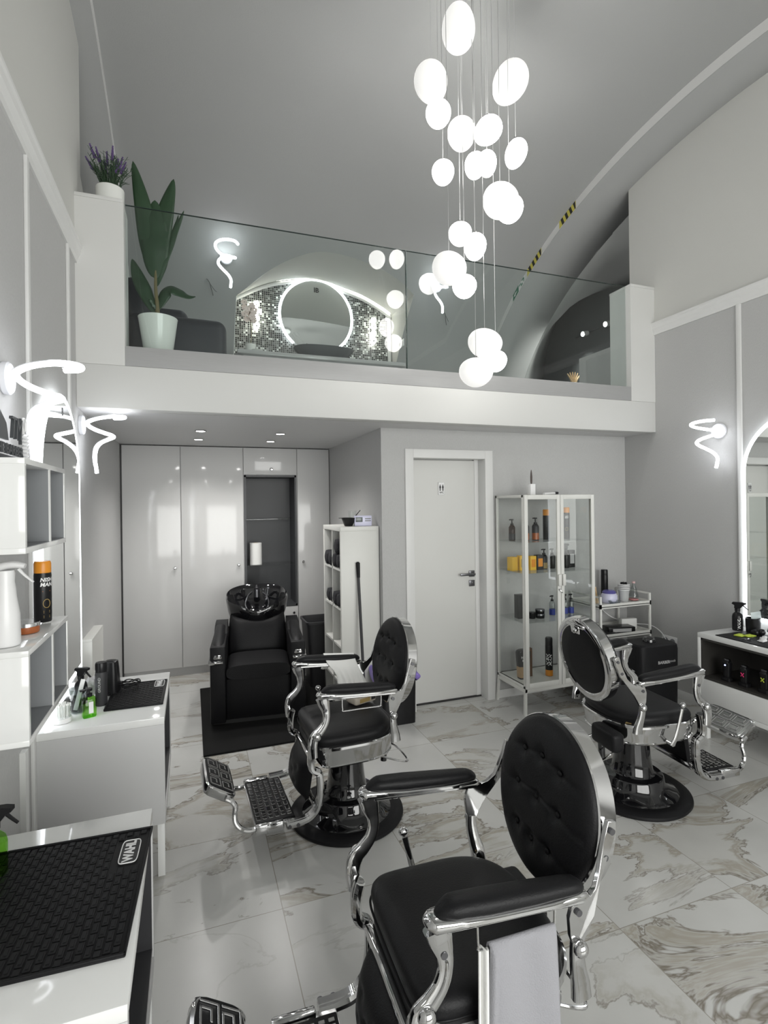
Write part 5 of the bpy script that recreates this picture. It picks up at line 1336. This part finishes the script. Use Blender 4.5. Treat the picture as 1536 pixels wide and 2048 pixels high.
# ================================================================== TROLLEY
TX0, TX1, TY0, TY1, TZ = 3.13, 3.67, 3.47, 3.84, .80
t = thing('utility_trolley', 'white two-tier trolley in the corner beside the display cabinet', 'trolley', (TX0, TY0, 0))
w_, d_ = TX1-TX0, TY1-TY0
for x in (0, w_-.018):
    for y in (0, d_-.018): B().ab(x, x+.018, y, y+.018, 0, TZ+.06, .003).done('leg', METALW, t)
for z in (TZ-.03, .55-.03, .16):
    b = B(); b.ab(0, w_, 0, d_, z, z+.006); b.ab(0, w_, 0, .006, z-.01, z+.026); b.ab(0, w_, d_-.006, d_, z-.01, z+.026); b.ab(0, .006, 0, d_, z-.01, z+.026); b.ab(w_-.006, w_, 0, d_, z-.01, z+.026); b.done('tray', METALW, t)
b = B()
for x in (0.004, w_-.010): b.ab(x, x+.006, 0, d_, TZ+.045, TZ+.06, .002)
b.done('handle_rail', METALW, t)
tz = TZ-.023
t = thing('stick_cup', 'clear cup of wooden waxing sticks on the trolley', 'cup', (3.19, 3.60, tz))
B().lathe([(0, 0), (.026, 0), (.040, .10), (.038, .10), (.024, .004), (0, .004)], n=24).done('cup', GLASS, t)
for k in range(8):
    a = k*.8; B().box((.018*math.cos(a), .012*math.sin(a), .075), (.012, .003, .14), .001, rot=(0, R(-14+k*5), a*.2)).done('wooden_stick', WOOD, t)
t = thing('wax_warmer', 'white and violet wax heater in the middle of the trolley', 'wax heater', (3.36, 3.62, tz))
B().lathe([(0, 0), (.062, 0), (.068, .01), (.066, .06), (.055, .078), (.05, .08)], n=36).done('body', LILAC, t); B().lathe([(.054, .076), (.056, .09), (.04, .104), (0, .108)], n=36).done('lid', GREENL if False else mat('violet_lid', (.10, .09, .30), .2), t)
b = B(); b.tube([Vector(p)-Vector((3.36, 3.62, tz)) for p in smooth_path([(3.40, 3.66, .785), (3.44, 3.83, .79), (3.46, 3.85, .70), (3.55, 3.80, .60), (3.66, 3.68, .56), (3.74, 3.55, .56), (3.77, 3.47, .52), (3.785, 3.43, .46)], 6)], .004, 6); b.done('power_cord', WHITEPL, t)
t = thing('plastic_tray', 'small clear crumpled tray in front of the wax heater', 'tray', (3.335, 3.53, tz)); B().rings([superell(a, a*.6, 28, 3, z) for a, z in ((.04, 0), (.055, .03), (.053, .03), (.038, .004))]).done('tray', CLEARP, t)
spray_can((3.44, 3.76, tz), 'tall black spray can at the back of the trolley', .030, .26, PLBLK, PLBLK, capfrac=.18)
t = thing('cup_stack', 'stack of white-rimmed plastic cups on the trolley', 'cups', (3.50, 3.60, tz))
B().lathe([(0, 0), (.036, 0), (.044, .10)], n=28).done('cup', mat('grey_cup', (.45, .46, .46), .3), t)
for k in range(4): B().lathe([(.044+k*.001, .10+k*.014), (.050, .10+k*.014), (.050, .106+k*.014), (.044, .108+k*.014)], n=28).done('cup_rim', WHITEPL, t)
b = B(); rg = random.Random(2)
for k in range(7): b.box((.02*math.cos(k), .02*math.sin(k), .155), (.02, .012, .02), .003, rot=(k, k, 0))
b.done('black_capsules', PLBLK, t)
t = thing('clear_bottle', 'clear bottle with a narrow neck at the right of the trolley', 'bottle', (3.61, 3.60, tz))
B().lathe([(0, 0), (.036, 0), (.038, .01), (.038, .05), (.030, .07), (.026, .10), (.012, .135), (.012, .155), (.011, .16)], n=28).done('body', CLEARP, t); B().lathe([(.014, .15), (.014, .165), (0, .167)], n=16).done('cap', mat('pale_pink_cap', (.6, .4, .4), .4), t)
B().lathe([(.0385, .006), (.0385, .016)], n=28).done('label_band', mat('pink_stripe', (.6, .25, .25), .4), t)
tz = .527
t = carton((3.42, 3.58, tz), 'black glove box on the lower trolley tier', (.24, .11, .05), PLBLK, R(-12), PRINTG)
t = carton((3.58, 3.64, tz), 'white narrow carton behind the black glove box', (.14, .05, .09), PAPERW, R(-12))
t = thing('folded_black_cloth', 'flat black cloth on the lower trolley tier near the edge', 'cloth', (3.24, 3.54, tz)); B().box((0, 0, .008), (.2, .08, .016), .006, rot=(0, 0, R(6))).done('cloth', INK, t)
socket2((XR-.001, 3.40, .455), R(-90), 'double wall socket behind the black tool case', 2)
# tool case behind chair C
t = thing('tool_case', 'black rounded barber tool case with a domed knob, behind the rear-view chair', 'case', (3.17, 3.02, 0), R(-4))
b = B(); b.rings([superell(a, c, 44, 6, z) for a, c, z in ((.160, .10, 0), (.170, .11, .02), (.176, .115, .56), (.172, .112, .595), (.160, .10, .605))]); b.done('body', LEATHB, t)
B().lathe([(.045, .60), (.045, .615), (.035, .635), (0, .645)], n=24).done('knob', GBLACK, t)
b = B(); text(b, 'BARBER', .030, lambda x, y, z: (x+.02, -.1185, y+.48), bold=.02); text(b, 'tools', .024, lambda x, y, z: (x+.095, -.1185, y+.485), shear=.3); b.done('lettering', PRINTG, t)
t = carton((3.0, 3.25, 0), 'grey and white low cabinet partly hidden behind the rear-view chair', (.2, .2, .56), mat('grey_case', (.25, .25, .26), .3), 0)

# ================================================================== RIGHT CONSOLE ITEMS
trigger_bottle((3.628, 2.68, .72), 'black WAHL spray bottle with trigger on the right console', .034, .20, PLBLK, PLBLK, rz=R(-60), txt='WAHL')
t = thing('brush_cup', 'black cup holding a clear scraper on the right console', 'cup', (3.665, 2.595, .72))
B().lathe([(0, 0), (.042, 0), (.046, .10), (.043, .10), (.039, .005), (0, .005)], n=28).done('cup', PLBLK, t)
t = thing('neck_card', 'pale translucent card standing in the black cup', 'card', (3.665, 2.575, .75)); B().box((0, 0, .09), (.07, .003, .05), .001, rot=(0, R(-8), R(-20))).done('card', mat('pale_card', (.55, .62, .62), .3), t)
t = thing('vent_brush', 'dark vent hairbrush leaning above the black cup', 'hairbrush', (3.68, 2.50, .74))
b = B(); b.cyl((0, 0, 0), (0, -.02, .09), .009, 10); b.box((0, -.03, .125), (.05, .03, .09), .01, rot=(R(14), 0, 0)); b.done('brush_body', PLBLK, t)
for k in range(10): B().cyl((0, .0-.004*k*.2, .085+k*.009), (-.02, .035, .105+k*.009), .0018, 5).done('bristle', PLBLK, t)
t = thing('clipper_stand', 'small black device lying by the cup on the right console', 'device', (3.60, 2.52, .72)); b = B(); b.box((0, 0, .022), (.08, .05, .044), .016, seg=3); b.sphere((0, -.03, .03), .022, (1, 1, 1), 12); b.done('body', PLBLK, t)
t = thing('rubber_tool_mat', 'black tool mat with lime cards on the right console', 'tool mat', (3.50, 2.36, .72)); B().ab(-.155, .155, -.27, .27, 0, .006, .002).done('mat_base', RUBBER, t)
for x, y, rz_, lab in ((3.47, 2.545, .2, 'lime green folded paper nearer the wall socket on the black mat'), (3.51, 2.515, -.1, 'lime green folded paper in front of the small black device')):
    o_ = B().box((0, 0, .004), (.07, .05, .006), .001, rot=(0, 0, rz_)).done('paper_card', LIME, None, loc=(x, y, .7265)); tag(o_, lab, 'card', 'two lime paper cards on the right console')
for k, (x, y, a, m_, lab) in enumerate([(3.43, 2.46, .3, CHROME, 'steel scissors lying on the right console mat'), (3.45, 2.38, .1, WHITEPL, 'white clipper guard on the right console mat'), (3.52, 2.42, .5, WHITEPL, 'pale comb attachment at the photo edge on the right console')]):
    t = thing(['scissors', 'clipper_guard', 'guard_comb'][k], lab, ['scissors', 'clipper guard', 'comb'][k], (x, y, .7265), a)
    if k == 0:
        b = B(); b.box((.03, .004, .003), (.09, .006, .003), .001, rot=(0, 0, .06)); b.box((.03, -.004, .003), (.09, .006, .003), .001, rot=(0, 0, -.06)); b.done('blades', m_, t)
        b = B()
        for s2 in (-1, 1): b.tube([(-.035+.014*math.cos(q*.5236), s2*.016+.011*math.sin(q*.5236), .003) for q in range(12)], .002, 6, closed=True)
        b.done('handles', PLBLK, t)
    else:
        B().box((0, 0, .008), (.05+.03*(k-1), .028, .014), .004).done('guard', m_, t); B().box((0, .018, .006), (.045, .012, .004), .001).done('teeth', m_, t)
# clippers in the right compartment
for k, (y, z_m, hh, lab) in enumerate([(2.58, mat('blue_led', (.1, .2, .8), .3, emit=(.4, .5, 1), es=4), .13, 'black clipper with a blue light in the dark compartment'), (2.46, MAGENTA, .12, 'black trimmer marked with a pink cross in the dark compartment'), (2.33, LIME, .13, 'black trimmer marked with a green cross in the dark compartment')]):
    t = thing('hair_trimmer', lab, 'trimmer', (3.39, y, .426), 0, 'trimmers standing in the right console')
    b = B(); b.rings([superell(a, c, 24, 4, z) for a, c, z in ((.03, .034, 0), (.03, .034, .02), (.018, .021, .025), (.019, .023, hh*.6), (.022, .026, hh*.92), (.015, .020, hh))]); b.done('body', PLBLK, t)
    B().box((0, 0, hh+.006), (.02, .036, .014), .002).done('blade', BRUSHED, t)
    if k == 0: B().sphere((-.021, 0, hh*.8), .005, (1, 1, 1), 8).done('indicator_light', z_m, t)
    else:
        b = B()
        for a_ in (.7, -.7): b.box((-.0235, 0, hh*.62), (.003, .005, .032), .0005, rot=(a_, 0, 0))
        b.done('cross_mark', z_m, t)
